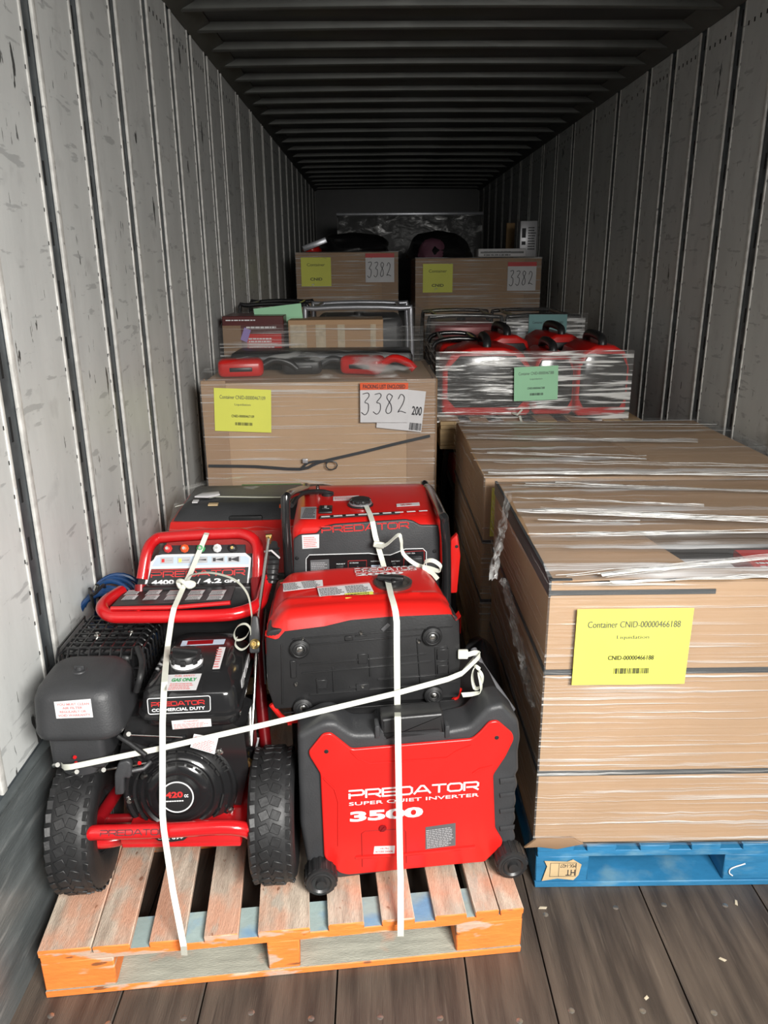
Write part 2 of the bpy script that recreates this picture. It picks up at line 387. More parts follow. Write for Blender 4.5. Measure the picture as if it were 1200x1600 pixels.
# gap centres along the side walls, read off the photograph
GY = [-.22, .17, .55, .93, 1.11+.01, 1.495, 1.87, 2.285, 2.65, 3.035, 3.46, 3.85, 4.25, 4.64, 5.03, 5.62, 6.20, 6.80, 7.38, 7.97, 8.55, 9.14, 9.72, 10.3, 10.9, 11.5, 12.1]
GY.remove(.93); GY = [g-.012 for g in GY]
def side_wall(nm, s, kick):
    X = XL if s < 0 else XR; inn = -s
    zb = .47 if kick else .30
    b = MB(); b.box(*sorted((X+s*.007, X+s*.06)), Y0, Y1, 0, H+.05)
    wl = struct('wall_'+nm, b, m_post)
    hw = .036; pan = MB(); hem = MB(); slot = MB(); rv = MB()
    for a, c in zip([Y0]+[g+hw for g in GY], [g-hw for g in GY]+[Y1]):
        if c-a < .05: continue
        pan.box(*sorted((X, X+s*.008)), a+.004, c-.004, zb, H-.03, .003, 1)
        for e, dy in ((a, 1), (c, -1)):
            wd = .024 if dy == 1 else .014
            hem.box(*sorted((X+inn*.004, X+s*.0065)), min(e, e+dy*wd), max(e, e+dy*wd), zb, H-.03, .0035, 2)
        if a > .8:
            for j in range(5):
                yy = a+.05+j*(c-a-.1)/4
                rv.box(*sorted((X+inn*.0006, X-inn*.001)), yy-.006, yy+.006, H-.135, H-.117)
            if a < 5.2:
                z = zb+.05
                while z < H-.16:
                    for yy in (a+.022, c-.016):
                        rv.box(*sorted((X+inn*.001, X-inn*.001)), yy-.002, yy+.002, z-.005, z+.005)
                    z += .085
    for g in GY:
        if g < 1 or g > 5.5: continue
        z = .62
        while z < H-.1:
            slot.box(*sorted((X+s*.0062, X+s*.03)), g-.005, g+.005, z, z+.062); z += .155
    obj('wall_panel', pan, m_panel, wl); obj('panel_hem', hem, m_hem, wl); obj('logistic_slot', slot, m_slot, wl); obj('rivet_hole', rv, m_slot, wl)
    if kick:
        k = MB()
        k.grid(lambda u, v: (X+.030+.006*noise.noise(Vector((u*30, v*3, 1))), Y0+u*(Y1-Y0), v*.468+.012*noise.noise(Vector((u*60, 0, 0)))*v), 260, 6)
        k.box(X-.01, X+.026, Y0, Y1, 0, .455)
        t = obj('trim_1', k, m_kick, kind='structure')
        t['label'] = 'dark scuffed metal kick plate along the foot of the left wall'
    else:
        k = MB(); k.box(X-.02, X+.01, Y0, Y1, 0, .305, .004); obj('trim_2', k, m_kick, kind='structure')
    return wl
side_wall('left', -1, True); side_wall('right', 1, False)
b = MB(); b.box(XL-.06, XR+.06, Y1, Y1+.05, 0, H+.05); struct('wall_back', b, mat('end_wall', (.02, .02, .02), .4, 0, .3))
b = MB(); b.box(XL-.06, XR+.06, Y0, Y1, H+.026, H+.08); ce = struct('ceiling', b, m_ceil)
bows = [.9, 1.3, 1.7, 2.1, 2.5, 2.9, 3.25, 3.60, 3.95, 4.28, 4.63, 4.98, 5.33, 5.69, 6.06, 6.45, 6.88, 7.33]
while bows[-1] < 12: bows.append(bows[-1]+.5)
for yb in bows:
    b = MB()
    b.loft([[(x, yb, H-.010+c), (x, yb+.006, H-.014+c), (x, yb+.034, H-.014+c), (x, yb+.040, H-.010+c), (x, yb+.042, H+.016+c), (x, yb+.042, H+.0155+.012), (x, yb-.004, H+.0155+.012), (x, yb-.002, H+.016+c)] for x, c in
            [(XL+.01+i*(XR-XL-.02)/16, .010*math.sin(math.pi*i/16)) for i in range(17)]])
    obj('roof_bow', b, m_bow, ce)
for s, X in ((1, XL), (-1, XR)):
    b = MB(); b.prism([(0, 0), (.10, .05), (.10, .075), (0, .075)], Y1-Y0, L=frame((X, Y0, H-.03), (s, 0, 0), (0, 0, 1)) if s < 0 else frame((X, Y1, H-.03), (1, 0, 0), (0, 0, 1)))
    for yb in bows[3:14]:
        for d in (-.012, .012): b.lathe([(0, .004), (.004, .003), (.0055, 0)], Matrix.Translation((X+s*.055, yb+.02+d, H-.006))@Matrix.Rotation(math.pi, 4, 'X'), 8, mi=1)
    obj('roof_rail', b, [m_bow, m_nail], ce)
# nails and specks on the floor boards
b = MB(); rnd = random.Random(4)
for y in (1.05, 1.33, 1.62, 1.0+.02):
    for j in range(16):
        x = XL+.1+j*.155+rnd.uniform(-.02, .02); b.lathe([(0, .0012), (.006, .001), (.008, 0)], T(x, y+rnd.uniform(-.02, .02), 0), 8)
obj('floor_screw', b, m_nail, fl)
for i, (px_, py_, L_) in enumerate([(848, 1419, .012), (1150, 1411, .010), (1129, 1500, .009), (1010, 1560, .007)]):
    p = atz(px_, py_, 0); b = MB(T(p.x, p.y, 0, i*1.3)); b.prism([(-L_, -.003), (L_*.7, -.004), (L_, .002), (-L_*.6, .004)], .003, .0008)
    tag(obj('wood_chip', b, m_chip, base=(p.x, p.y, 0)), 'pale wood splinter on the dark floor, ' + ['just right of the orange pallet', 'below the hollow of the blue pallet', 'two boards in front of the blue pallet', 'nearest the bottom right edge'][i], 'wood chip')

# ------------------------------------------------------------------ pallets
def pallet(M, label, W, D, deck, blocks, m_deck, m_end, m_cross, m_under, z0=.145, name='pallet', group=None, crossmat=None):
    t = thing(name, label, 'pallet', M, group)
    for i, (a, c) in enumerate(deck):
        b = MB(M); dz = (i*37 % 5)*.0008
        b.box(a, c, 0, D, z0-.020-dz*0, z0-dz, .002, 1, 0, front=1); obj('deck_board', b, [m_deck, m_end], t)
    for i, y in enumerate((.004, D/2-.05, D-.10)):
        b = MB(M); b.box(.002, W-.002, y, y+.095, z0-.041, z0-.0205, .002, 1, 0, front=1); obj('stringer_board', b, [crossmat or m_cross, m_end], t)
        b = MB(M); b.box(0, W, y, y+.10, 0, .018, .002, 1, 0, front=1); obj('bottom_board', b, [m_under, m_end], t)
        for (a, c) in blocks:
            b = MB(M); b.box(a, c, y+.003, y+.10, .0185, z0-.0415, .003, 1, 0, front=1); obj('block', b, [m_end if i == 0 else m_under, m_end], t)
    for (a, c) in ((0, .10), (W/2-.05, W/2+.05), (W-.10, W)):
        b = MB(M); b.box(a+.002, c-.002, .105, D/2-.055, .001, .017); b.box(a+.002, c-.002, D/2+.055, D-.105, .001, .017); obj('bottom_runner', b, m_under, t)
    return t
MO = T(-1.161, 1.385, 0, math.atan2(.107, 1.145))
op = pallet(MO, 'orange painted wooden pallet with worn tan deck boards, nearest the viewer', 1.15, 1.02,
            [(0, .12), (.123, .208), (.252, .333), (.378, .458), (.504, .627), (.671, .757), (.80, .88), (.93, 1.008), (1.03, 1.088), (1.092, 1.15)],
            [(0, .165), (.523, .60), (.985, 1.15)], m_worn, m_orange, m_orange, m_wgrey, crossmat=m_wblue)
MBl = T(.060, 1.70, 0, -.004)
bp = pallet(MBl, 'blue painted pallet under the big wrapped carton at right', 1.18, .93,
            [(0, .10), (.135, .215), (.28, .36), (.42, .5), (.56, .66), (.72, .8), (.86, .94), (1.0, 1.08), (1.1, 1.18)],
            [(0, .145), (.52, .665), (1.035, 1.18)], m_blue, m_blue, m_blue, m_blue)
b = MB(MBl); b.prism([(.018, .026), (.03, .075), (.022, .093), (.085, .09), (.10, .097), (.124, .08), (.118, .045), (.105, .028), (.06, .034)], .0012, L=frame((0, .002, 0), (1, 0, 0), (0, 0, 1)))
st = obj('bare_wood_patch', b, m_tan, bp)
b = MB(MBl); Lf = frame((0, .0008, 0), (1, 0, 0), (0, 0, 1))
for q in ((.038, .041, .072, .0012), (.038, .086, .072, .0012), (.038, .041, .0012, .046), (.109, .041, .0012, .046), (.062, .041, .001, .046)):
    b.quad(*[Lf@Vector(p) for p in ((q[0], q[1], .0008), (q[0]+q[2], q[1], .0008), (q[0]+q[2], q[1]+q[3], .0008), (q[0], q[1]+q[3], .0008))])
b.text('HT', .108, .064, -.026, -.020, L=Lf, bold=.01, d=.0009); b.text('MX-1427', .108, .083, -.042, -.012, L=Lf, d=.0009)
obj('stamp', b, m_ink, st)
b = MB(MBl); b.tube([(.545, .002, .035), (.535, .0025, .045), (.54, .0025, .06), (.575, .0025, .075)], .0018, 6, smooth=5); obj('chalk_mark', b, m_wht, bp)

# ------------------------------------------------------------------ cartons
def label_sheet(parent, L, w, h, m, lines, name='label_sheet', label=None, bar=None, inks=None):
    b = MB(L); b.grid(lambda u, v: (u*w, v*h, .0012+.0012*noise.noise(Vector((u*4, v*4, w*9)))), 8, 6)
    o = obj(name, b, m, parent)
    if label: o['label'] = label
    b = MB(L)
    for (s_, x, y, ww, hh, mi, bo) in lines: b.text(s_, x*w, y*h, ww*w, hh*h, mi, bold=bo, d=.0030)
    if bar: b.bars(bar[0]*w, bar[1]*h, bar[2]*w, bar[3]*h, d=.0030)
    if lines or bar: obj('printing', b, inks or [m_ink, m_inkr, m_grey], o)
    return o
CN = lambda n, l='Liquidation': [('Container '+n, .10, .76, .80, .085, 2, 0), (l, .36, .60, .28, .06, 2, 0), (n, .30, .335, .40, .06, 0, .012)]
def film_shell(parent, M, x0, x1, y0, y1, z0, z1, side, top, g=.008, amp=.006, sag=None, faces='FLRT', name='stretch_wrap', slots=None):
    b = MB(M); X0, X1, Ya, Yb, Z1 = x0-g, x1+g, y0-g, y1+g, z1+g
    def n_(x, y, z): return amp*noise.noise(Vector((x*3, y*3, z*9)))
    if 'F' in faces: b.grid(lambda u, v: (X0+u*(X1-X0), Ya-abs(n_(u*4, 0, v*5))-.001, z0+v*(Z1-z0)), 30, 30, 0)
    if 'L' in faces: b.grid(lambda u, v: (X0-abs(n_(3, u*4, v*5))-.001, Yb+u*(Ya-Yb), z0+v*(Z1-z0)), 20, 30, 0)
    if 'R' in faces: b.grid(lambda u, v: (X1+abs(n_(5, u*4, v*5)), Ya+u*(Yb-Ya), z0+v*(Z1-z0)), 20, 30, 0)
    if 'T' in faces:
        sg = sag or (lambda u, v: 0)
        b.grid(lambda u, v: (X0+u*(X1-X0), Ya+v*(Yb-Ya), Z1+sg(u, v)+.5*n_(u*6, v*6, 0)), 34, 26, 1)
    return obj(name, b, [side, top], parent, smooth=True, recalc=False)

# -- big carton on the blue pallet
MA = T(.052, 1.705, .1455, 0)
A = thing('wrapped_carton', 'large film wrapped cardboard carton on the blue pallet, partly open on top', 'box', MA)
aw, ad, ah = 1.15, .885, .768
b = MB(MA); b.box(0, aw, 0, .006, 0, ah); b.box(0, aw, ad-.006, ad, 0, ah); b.box(0, .006, .006, ad-.006, 0, ah); b.box(aw-.006, aw, .006, ad-.006, 0, ah); b.box(0, aw, 0, ad, 0, .006)
obj('carton_wall', b, m_card, A)
b = MB(MA)   # flaps folded in, leaving an opening at the right
b.prism([(0, .005), (.385, .03), (.33, .33), (0, .36)], .004, L=Matrix.Translation((0, 0, ah)))
b.prism([(0, .34), (1.14, .34), (1.14, ad), (0, ad)], .004, L=Matrix.Translation((0, 0, ah+.004)))
b.prism([(.30, .0), (1.14, .0), (1.14, .05), (.34, .075)], .004, L=Matrix.Translation((0, 0, ah+.001)))
obj('top_flap', b, m_card, A)
b = MB(MA)
for z in (.228, .527): b.box(-.0025, aw+.0025, -.0025, ad+.0025, z-.0075, z+.0075, 0)
obj('banding', b, m_band, A)
b = MB(MA); b.prism([(-.004, -.004), (.05, -.004), (.05, .002), (.004, .004), (.004, .88), (-.004, .88)], .004, L=Matrix.Translation((0, 0, ah+.008)))
b.box(-.004, .0, -.004, .88, ah-.035, ah+.01); b.box(-.004, .40, -.005, -.001, ah-.03, ah-.018)
obj('edge_protector', b, m_band, A)
b = MB(MA); b.prism([(-.03, 0), (.0, .028), (.10, .03), (.13, .01), (.06, -.006), (.01, .002)], .01, .003, L=frame((0, -.004, .0), (1, 0, 0), (0, 0, 1))); obj('torn_corner', b, m_cardd, A)
p = [at(893, 1070, 1.69), at(1069, 1068, 1.69), at(893, 952, 1.69)]
L = frame(p[0], p[1]-p[0], p[2]-p[0])
label_sheet(A, L, (p[1]-p[0]).length, (p[2]-p[0]).length, m_ylw, CN('CNID-00000466188'), label='yellow paper container label', bar=(.36, .15, .30, .075))
film_shell(A, MA, 0, aw, 0, ad, 0, ah, m_fv, m_ft, .007, .008, sag=lambda u, v: .035*math.sin(math.pi*v)*(1-u*.4)+.01*abs(math.sin(v*13+u*2)))
# goods seen in the opening
for (x0, x1, y0, y1, z1, m_, lb, nm) in [(.40, .56, .09, .30, .71, m_white, 'white product box inside the opening of the big carton, leftmost', 'product_box'),
        (.58, .74, .08, .30, .735, m_red, 'red product box inside the opening of the big carton, in the middle', 'product_box'),
        (.76, 1.08, .09, .31, .70, m_blk, 'black product box inside the opening of the big carton, at the right', 'product_box')]:
    b = MB(MA); b.box(x0, x1, y0, y1, .0065, z1, .003, 1)
    o = tag(obj(nm, b, m_, base=tuple(MA@Vector(((x0+x1)/2, (y0+y1)/2, .0065)))), lb, 'box')
    b = MB(MA); b.dash(x0+.015, y0+.03, x1-x0-.03, (y1-y0)*.6, 5, L=Matrix.Translation((0, 0, z1)), d=.001, seed=int(x0*100)); obj('printing', b, m_ink if m_ is m_white else m_wht, o)
# loose film tails at the left corner of the carton
b = MB()
for (a0, a1, yy, s0) in [((800, 770), (775, 905), 2.05, 1), ((792, 905), (812, 975), 1.95, 2), ((806, 970), (830, 1060), 1.85, 3), ((824, 1040), (841, 1105), 1.78, 4)]:
    P0 = at(*a0, yy+.1); P1 = at(*a1, yy)
    b.grid(lambda u, v: P0.lerp(P1, v)+Vector((-.02*u-.014*noise.noise(Vector((u*6, v*9, s0))), .03*noise.noise(Vector((u*4, v*12, s0+9))), .012*noise.noise(Vector((u*9, v*7, s0+4))))), 8, 26)
obj('loose_film', b, m_fl, A, recalc=False)

def fold(parent, x0, y0, Yz, x1, y1, z, n=4, seed=0, wdt=.006):  # milky ribbons for film folds, with their glint lines put into the colour
    b = MB(); rnd = random.Random(seed)
    for k in range(n):
        P0 = atz(x0, y0+rnd.uniform(-3, 3), z); P1 = atz(x1, y1+rnd.uniform(-4, 4), z); P0.x += rnd.uniform(0, .15)*(k > 0); pts = []
        for i in range(15):
            t_ = i/14; p = P0.lerp(P1, t_); pts.append((p.x, p.y+.006*noise.noise(Vector((t_*5, k, seed))), z+.004*noise.noise(Vector((t_*7, k+9, seed)))+.003))
        b.ribbon(pts, wdt*rnd.uniform(.4, 1.4), .0006, side=(0, .8, rnd.uniform(-.6, .6)), smooth=2)
    return obj('film_fold_glint', b, m_fr, parent, recalc=False)
zf = .1455+ah+.022
for i, (x0, y0, x1, y1, n_, w_) in enumerate([(800, 757, 1230, 768, 4, .006), (806, 780, 1100, 790, 3, .005), (808, 797, 1230, 815, 6, .010), (826, 837, 1230, 832, 5, .006), (868, 902, 1230, 868, 6, .008), (840, 812, 1000, 818, 3, .004), (880, 912, 1230, 900, 4, .006)]):
    fold(A, x0, y0, 0, x1, y1, zf+(.02 if 0 < i < 4 else 0), n_, i, w_)
# -- second carton behind it
M2 = T(.028, 2.68, .1455, 0)
pallet(T(.03, 2.67, 0), 'wooden pallet under the second wrapped carton at right', 1.18, 1.02, [(0, .1), (.2, .3), (.42, .52), (.66, .76), (.88, .98), (1.08, 1.18)], [(0, .14), (.52, .66), (1.04, 1.18)], m_wood, m_wood, m_wood, m_wood)
B2 = thing('wrapped_carton', 'second film wrapped cardboard carton, behind the big one on the right', 'box', M2)
bw, bd, bh = 1.17, 1.03, .765
b = MB(M2); b.box(0, bw, 0, bd, 0, bh, .004, 1); obj('carton_wall', b, m_card, B2)
b = MB(M2); b.prism([(.72, .02), (1.16, .02), (1.16, .93), (.55, .93)], .003, L=Matrix.Translation((0, 0, bh))); obj('top_flap', b, m_cardl, B2)
b = MB(M2)
for z in (.28, .52): b.box(-.003, bw+.003, -.003, bd+.003, z-.007, z+.007)
obj('banding', b, m_band, B2)
p = [at(765, 838, 2.665), at(875, 838, 2.665), at(767, 762, 2.665)]
label_sheet(B2, frame(p[0], p[1]-p[0], p[2]-p[0]), .235, (p[2]-p[0]).length, m_ylw, CN('CNID-00000466190'), label='yellow paper container label', bar=(.36, .15, .30, .075))
film_shell(B2, M2, 0, bw, 0, bd, 0, bh, m_fv, m_ft, .007, .010, sag=lambda u, v: .02*math.sin(math.pi*v)+.008*abs(math.sin(v*9+u*1.5)))

zf = .145+bh+.02
for i, (x0, y0, x1, y1, n_, w_) in enumerate([(756, 740, 1230, 740, 5, .010), (740, 722, 1200, 728, 3, .007), (728, 683, 1090, 690, 4, .008), (724, 664, 1120, 664, 3, .006), (735, 707, 1010, 716, 3, .006)]):
    fold(B2, x0, y0, 0, x1, y1, zf, n_, i+20, w_)
# -- carton at left with the packing list
ML = T(-1.135, 3.42, .145, .012)
pallet(T(-1.14, 3.41, 0, .012), 'wooden pallet under the left carton with the packing list', 1.05, .95, [(0, .1), (.2, .3), (.42, .52), (.6, .7), (.8, .9), (.95, 1.05)], [(0, .14), (.45, .6), (.91, 1.05)], m_wood, m_wood, m_wood, m_wood)
C3 = thing('wrapped_carton', 'film wrapped cardboard carton marked 3382 at left with orange packing list', 'box', ML)
lw, ld, lh = 1.03, .76, 1.02
b = MB(ML); b.box(0, lw, 0, ld, 0, lh-.01, .004, 1); obj('carton_wall', b, m_cardl, C3)
b = MB(ML)
b.box(-.004, .105, -.004, 0, 0, lh); b.box(-.004, 0, 0, .08, 0, lh); b.box(lw-.12, lw+.004, -.004, 0, 0, lh); b.box(lw, lw+.004, 0, .12, 0, lh)
obj('edge_protector', b, m_edge, C3)
b = MB(ML); b.box(lw, lw+.03, .14, ld+.15, 0, lh-.02, .004, 1); b.box(lw-.02, lw+.034, .64, .66, .0, lh-.02); obj('side_board', b, m_cardd, C3)
p = [at(336, 673, 3.41), at(424, 676, 3.41), at(335, 606, 3.41)]
label_sheet(C3, frame(p[0], p[1]-p[0], p[2]-p[0]), (p[1]-p[0]).length, (p[2]-p[0]).length, m_ylw, CN('CNID-00000467109'), label='yellow paper container label', bar=(.36, .15, .30, .07))
p = [at(588, 668, 3.408), at(658, 675, 3.408), at(586, 604, 3.408)]
Lq = frame(p[0], p[1]-p[0], p[2]-p[0]); ww = (p[1]-p[0]).length; hh = (p[2]-p[0]).length
o = label_sheet(C3, Lq, ww, hh, m_white, [('200', .74, .40, .22, .22, 0, .02)], name='shipping_label', label='white shipping label with a barcode', bar=(.72, .03, .26, .18))
p = [at(563, 660, 3.395), at(637, 660, 3.395), at(564, 598, 3.395)]
Lp = frame(p[0], p[1]-p[0], p[2]-p[0]); pw = (p[1]-p[0]).length; ph = (p[2]-p[0]).length
b = MB(Lp); b.grid(lambda u, v: (u*pw, v*ph, .002+.003*noise.noise(Vector((u*5, v*4, 3)))), 10, 8)
po = obj('packing_list_pouch', b, m_white, C3)
b = MB(Lp); b.prism([(0, ph*.82), (pw, ph*.84), (pw, ph), (0, ph)], .0045); obj('orange_strip', b, m_org, po)
b = MB(Lp); b.text('PACKING LIST ENCLOSED', pw*.06, ph*.86, pw*.88, ph*.10, bold=.015, d=.0062); handwrite(b, '3382', pw*.02, ph*.20, pw*1.0, ph*.55, Matrix.Identity(4), .0060, .0016); obj('printing', b, m_ink, po)
b = MB()
P = [at(x_, y_, 3.40) for x_, y_ in [(326, 728), (400, 729), (470, 733), (500, 722), (560, 708), (620, 693), (672, 681)]]
b.ribbon(P, .013, .001, (0, 0, 1), smooth=3)
b.ribbon([at(470, 733, 3.395), at(485, 722, 3.39), at(520, 720, 3.39)], .010, .001, (0, 0, 1), smooth=4)
b.tube([at(518+9*math.cos(t_*.7), 727+7*math.sin(t_*.7), 3.39) for t_ in range(9)], .003, 6, closed=True)
b.box(-.012, .012, -.006, .006, -.01, .01, .002, L=Matrix.Translation(at(477, 720, 3.39)), mi=1)
obj('banding', b, [m_band, m_silver], C3)
film_shell(C3, ML, 0, lw, 0, ld, 0, lh, m_fv, m_fl, .008, .006, sag=lambda u, v: -.0+.10*math.sin(math.pi*min(1, v*1.3))**.7*math.sin(math.pi*min(1, .08+u*.9))**.5, faces='FLRT')
# goods under the film dome
def small_tool(x_, y_, YY, lab, m1, m2, L_=.22, rz=0, s=1.0):
    p = at(x_, y_, YY); zt = .145+lh-.01
    M_ = T(p.x, p.y, zt, rz); t = thing('garden_tool', lab, 'power tool', M_)
    b = MB(M_); b.box(-L_*.5*s, L_*.3*s, -.055*s, .055*s, .004, .085*s, .025*s, 3); obj('motor_housing', b, m1, t)
    b = MB(M_); b.tube([(L_*.25*s, 0, .045*s), (L_*.5*s, 0, .075*s), (L_*.75*s, 0, .06*s), (L_*.9*s, 0, .03*s)], .018*s, 10, smooth=5); obj('grip', b, m2, t)
    b = MB(M_); b.box(-L_*.3*s, L_*.1*s, -.058*s, .058*s, .03*s, .05*s, .004); obj('vent_band', b, m_blk, t)
    return t
small_tool(385, 568, 3.62, 'red power tool under film on the left carton, left end', m_red, m_blk, .26, .15, 1.0)
small_tool(575, 575, 3.66, 'red power tool under film on the left carton, right end', m_red, m_red, .24, -.3, 1.05)
small_tool(480, 575, 3.70, 'black power tool under film between the two red ones', m_blk, m_blk2, .26, .1, .9)
M_ = T(-1.08, 3.84, .145+lh-.009); t = thing('tool_case', 'low black tool case under film on the left carton, behind the red tools', 'case', M_)
b = MB(M_); b.box(0, .90, 0, .26, 0, .085, .02); obj('case_body', b, m_blk, t); b = MB(M_); b.box(.35, .55, -.012, .0, .03, .06, .004); obj('case_handle', b, m_blk2, t)
p0 = at(435, 561, 3.75)
b = MB(); b.tube([(p0.x-.1, 3.80, 1.215), (p0.x+.35, 3.82, 1.22)], .012, 8); tag(obj('tool_shaft', b, m_cgrey, base=(p0.x, 3.8, 1.2)), 'grey metal tool shaft lying under film on the left carton', 'shaft')

# ------------------------------------------------------------------ power machines used again further back
def inverter_small(M, label, w=.30, d=.5, h=.43, group=None, red=None, face=None, face_h=.62):
    """narrow end of a portable inverter faces -y"""
    red = red or m_red; t = thing('inverter_generator', label, 'generator', M, group)
    b = MB(M); pr = [(-w/2, .03), (-w/2+.02, .01), (w/2-.02, .01), (w/2, .03), (w/2, h*.62), (w*.40, h*.82), (w*.18, h*.9), (-w*.18, h*.9), (-w*.40, h*.82), (-w/2, h*.62)]
    b.prism(pr, d, .018, 3, L=frame((0, d, 0), (1, 0, 0), (0, 0, 1)) ); obj('casing', b, red, t)
    b = MB(M); fw = w*.44; b.prism([(-fw*.8, h*.14), (fw*.8, h*.14), (fw, h*.25), (fw, h*.64), (fw*.7, h*.80), (-fw*.7, h*.80), (-fw, h*.64), (-fw, h*.25)], .014, .004, L=frame((0, .002, 0), (1, 0, 0), (0, 0, 1)))
    fp = obj('front_panel', b, face or m_blk, t)
    b = MB(M); b.tube([(0, d*.12, h*.84), (0, d*.2, h*.98), (0, d*.75, h*.99), (0, d*.86, h*.84)], .022, 10, smooth=5); obj('carry_handle', b, m_blk, t)
    for sx in (-1, 1):
        for yy in (.06, d-.06):
            b = MB(M); b.lathe([(0, 0), (.018, 0), (.015, .014), (0, .014)], Matrix.Translation((sx*w*.36, yy, 0)), 12); obj('foot', b, m_rub, t)
    return t
def open_frame(M, label, w=.60, d=.5, h=.5, group=None, tank=None, tubem=None, r=.014):
    t = thing('open_frame_generator', label, 'generator', M, group); tm = tubem or m_gblk; c = .06
    for y in (0.0, d):
        b = MB(M); b.tube([(c, y, r), (w-c, y, r), (w, y, c+r), (w, y, h-c), (w-c, y, h), (c, y, h), (0, y, h-c), (0, y, c+r)], r, 10, closed=True, smooth=4); obj('frame_loop', b, tm, t)
    for x in (c, w-c):
        for z in (h, r):
            b = MB(M); b.tube([(x, 0, z), (x, d, z)], r*.9, 8); obj('frame_rail', b, tm, t)
    b = MB(M); b.box(.05, w-.05, .05, d-.05, .03, h*.55, .02); obj('engine', b, m_blk, t)
    b = MB(M); b.box(.045, w-.045, .03, d-.03, h*.62, h*.93, .04, 3); obj('fuel_tank', b, tank or m_red, t)
    b = MB(M); b.lathe([(0, .02), (.03, .018), (.032, 0)], Matrix.Translation((w*.5, d*.4, h*.93)), 16); obj('fuel_cap', b, m_blk, t)
    b = MB(M); b.box(.06, w-.06, .0, .045, h*.12, h*.6, .008); pp = obj('control_panel', b, m_blk2, t)
    b = MB(M); b.box(w*.3, w*.55, -.003, .001, h*.3, h*.45); b.box(w*.65, w*.8, -.003, .001, h*.25, h*.45); obj('outlet', b, m_silver, pp)
    return t

# ------------------------------------------------------------------ load behind the left carton (row three, left)
pallet(T(-1.17, 4.42, 0), 'wooden pallet under the stacked load with the brown box, left', 1.05, 1.0, [(0, .1), (.2, .3), (.42, .52), (.6, .7), (.8, .9), (.95, 1.05)], [(0, .14), (.45, .6), (.91, 1.05)], m_wood, m_wood, m_wood, m_wood)
for i, (x0, z0) in enumerate([(-1.19, .146), (-.62, .146)]):
    open_frame(T(x0+.02, 4.55, z0), 'open frame generator low in the stack behind the left carton, ' + ('left' if i == 0 else 'right'), .5, .75, .5)
b = MB(); b.box(-1.19, -.12, 4.32, 5.35, .665, .70, .002); tag(obj('plywood_sheet', b, m_wood, base=(-.65, 4.4, .665)), 'plywood layer between generators behind the left carton', 'board')
open_frame(T(-.76, 4.50, .70), 'wrapped open frame generator with grey tank behind the tan taped box', .60, .6, .715, tank=m_blk2, tubem=m_cgrey)
open_frame(T(-1.19, 4.85, .70), 'red topped generator at far left behind the printed red carton', .42, .45, .72)
Mp = T(-1.215, 4.33, .70, 0)
def plain_box(M, w, d, h, m, label, nm='cardboard_box'):
    t = thing(nm, label, 'box', M); b = MB(M); b.box(0, w, 0, d, 0, h, .003, 1); obj('carton', b, m, t); return t
tt = plain_box(T(-1.20, 4.34, .702), .38, .3, .47, m_cardd, 'plain carton carrying the printed red carton, by left wall')
q0 = at(337, 545, 4.32)
PB = plain_box(T(-1.20, 4.325, 1.173), .335, .3, .215, m_prod, 'dark red printed carton with a purple tag beside the left wall', 'printed_carton')
Mpb = T(-1.20, 4.325, 1.173); Lf = frame((-1.20, 4.325, 1.173), (1, 0, 0), (0, 0, 1))
b = MB(Lf); b.box(.0, .10, .0, .165, 0, .001, mi=1); b.box(.13, .32, .03, .12, 0, .0012, mi=0); b.dash(.13, .150, .18, .018, 1, mi=3, d=.002, seed=5); b.dash(.14, .045, .16, .06, 4, mi=3, d=.002)
b.dash(.02, .19, .2, .012, 1, mi=3, d=.0015, seed=8)
obj('print', b, [m_red, m_cardd, m_ink, m_wht], PB)
b = MB(Lf); b.prism([(.095, .09), (.13, .075), (.155, .14), (.12, .155)], .003); o = obj('tag', b, m_purple, PB); o['label'] = 'purple hanging tag'
bb = plain_box(T(-.84, 4.32, 1.06), .52, .28, .305, m_card, 'tan cardboard box with glossy tape, behind the left carton')
bb2 = plain_box(T(-.83, 4.34, .702), .5, .3, .355, m_cardd, 'brown box under the tan taped box, behind the left carton')
b = MB(); Lb = frame((-.84, 4.318, 1.06), (1, 0, 0), (0, 0, 1))
b = MB(Lb)
for x_, w_ in ((.01, .09), (.15, .055), (.27, .04), (.45, .03)): b.box(x_, x_+w_, .02, .28, 0, .0015)
obj('tape', b, m_tape, bb)
p = [at(400, 508, 4.48), at(468, 500, 4.48), at(400, 480, 4.48)]
b = MB(frame(p[0], p[1]-p[0], p[2]-p[0])); b.box(0, .27, -.04, .09, 0, .001); tag(obj('paper_sheet', b, m_grn, base=tuple(p[0])), 'green paper sheet behind the tan taped box', 'paper sheet')
SW = MB(); Xa, Xb, Ya, Yb = -1.215, -.10, 4.29, 5.3
SW.grid(lambda u, v: (Xa+u*(Xb-Xa), Ya-.006*noise.noise(Vector((u*9, v*9, 0))), .55+v*.78), 26, 20, 0)
SW.grid(lambda u, v: (Xb, Ya+u*(Yb-Ya), .55+v*.87), 10, 20, 0)
SW.grid(lambda u, v: (Xa+u*(Xb-Xa), Ya+v*(Yb-Ya), 1.42+.012*noise.noise(Vector((u*7, v*5, 2)))+(-.09*(1-v)**3)), 20, 12, 1)
tag(obj('stretch_wrap', SW, [m_fd if False else m_fv, m_fl], base=(-.65, 4.3, .55), recalc=False), 'clear stretch film round the load behind the left carton', 'plastic film')

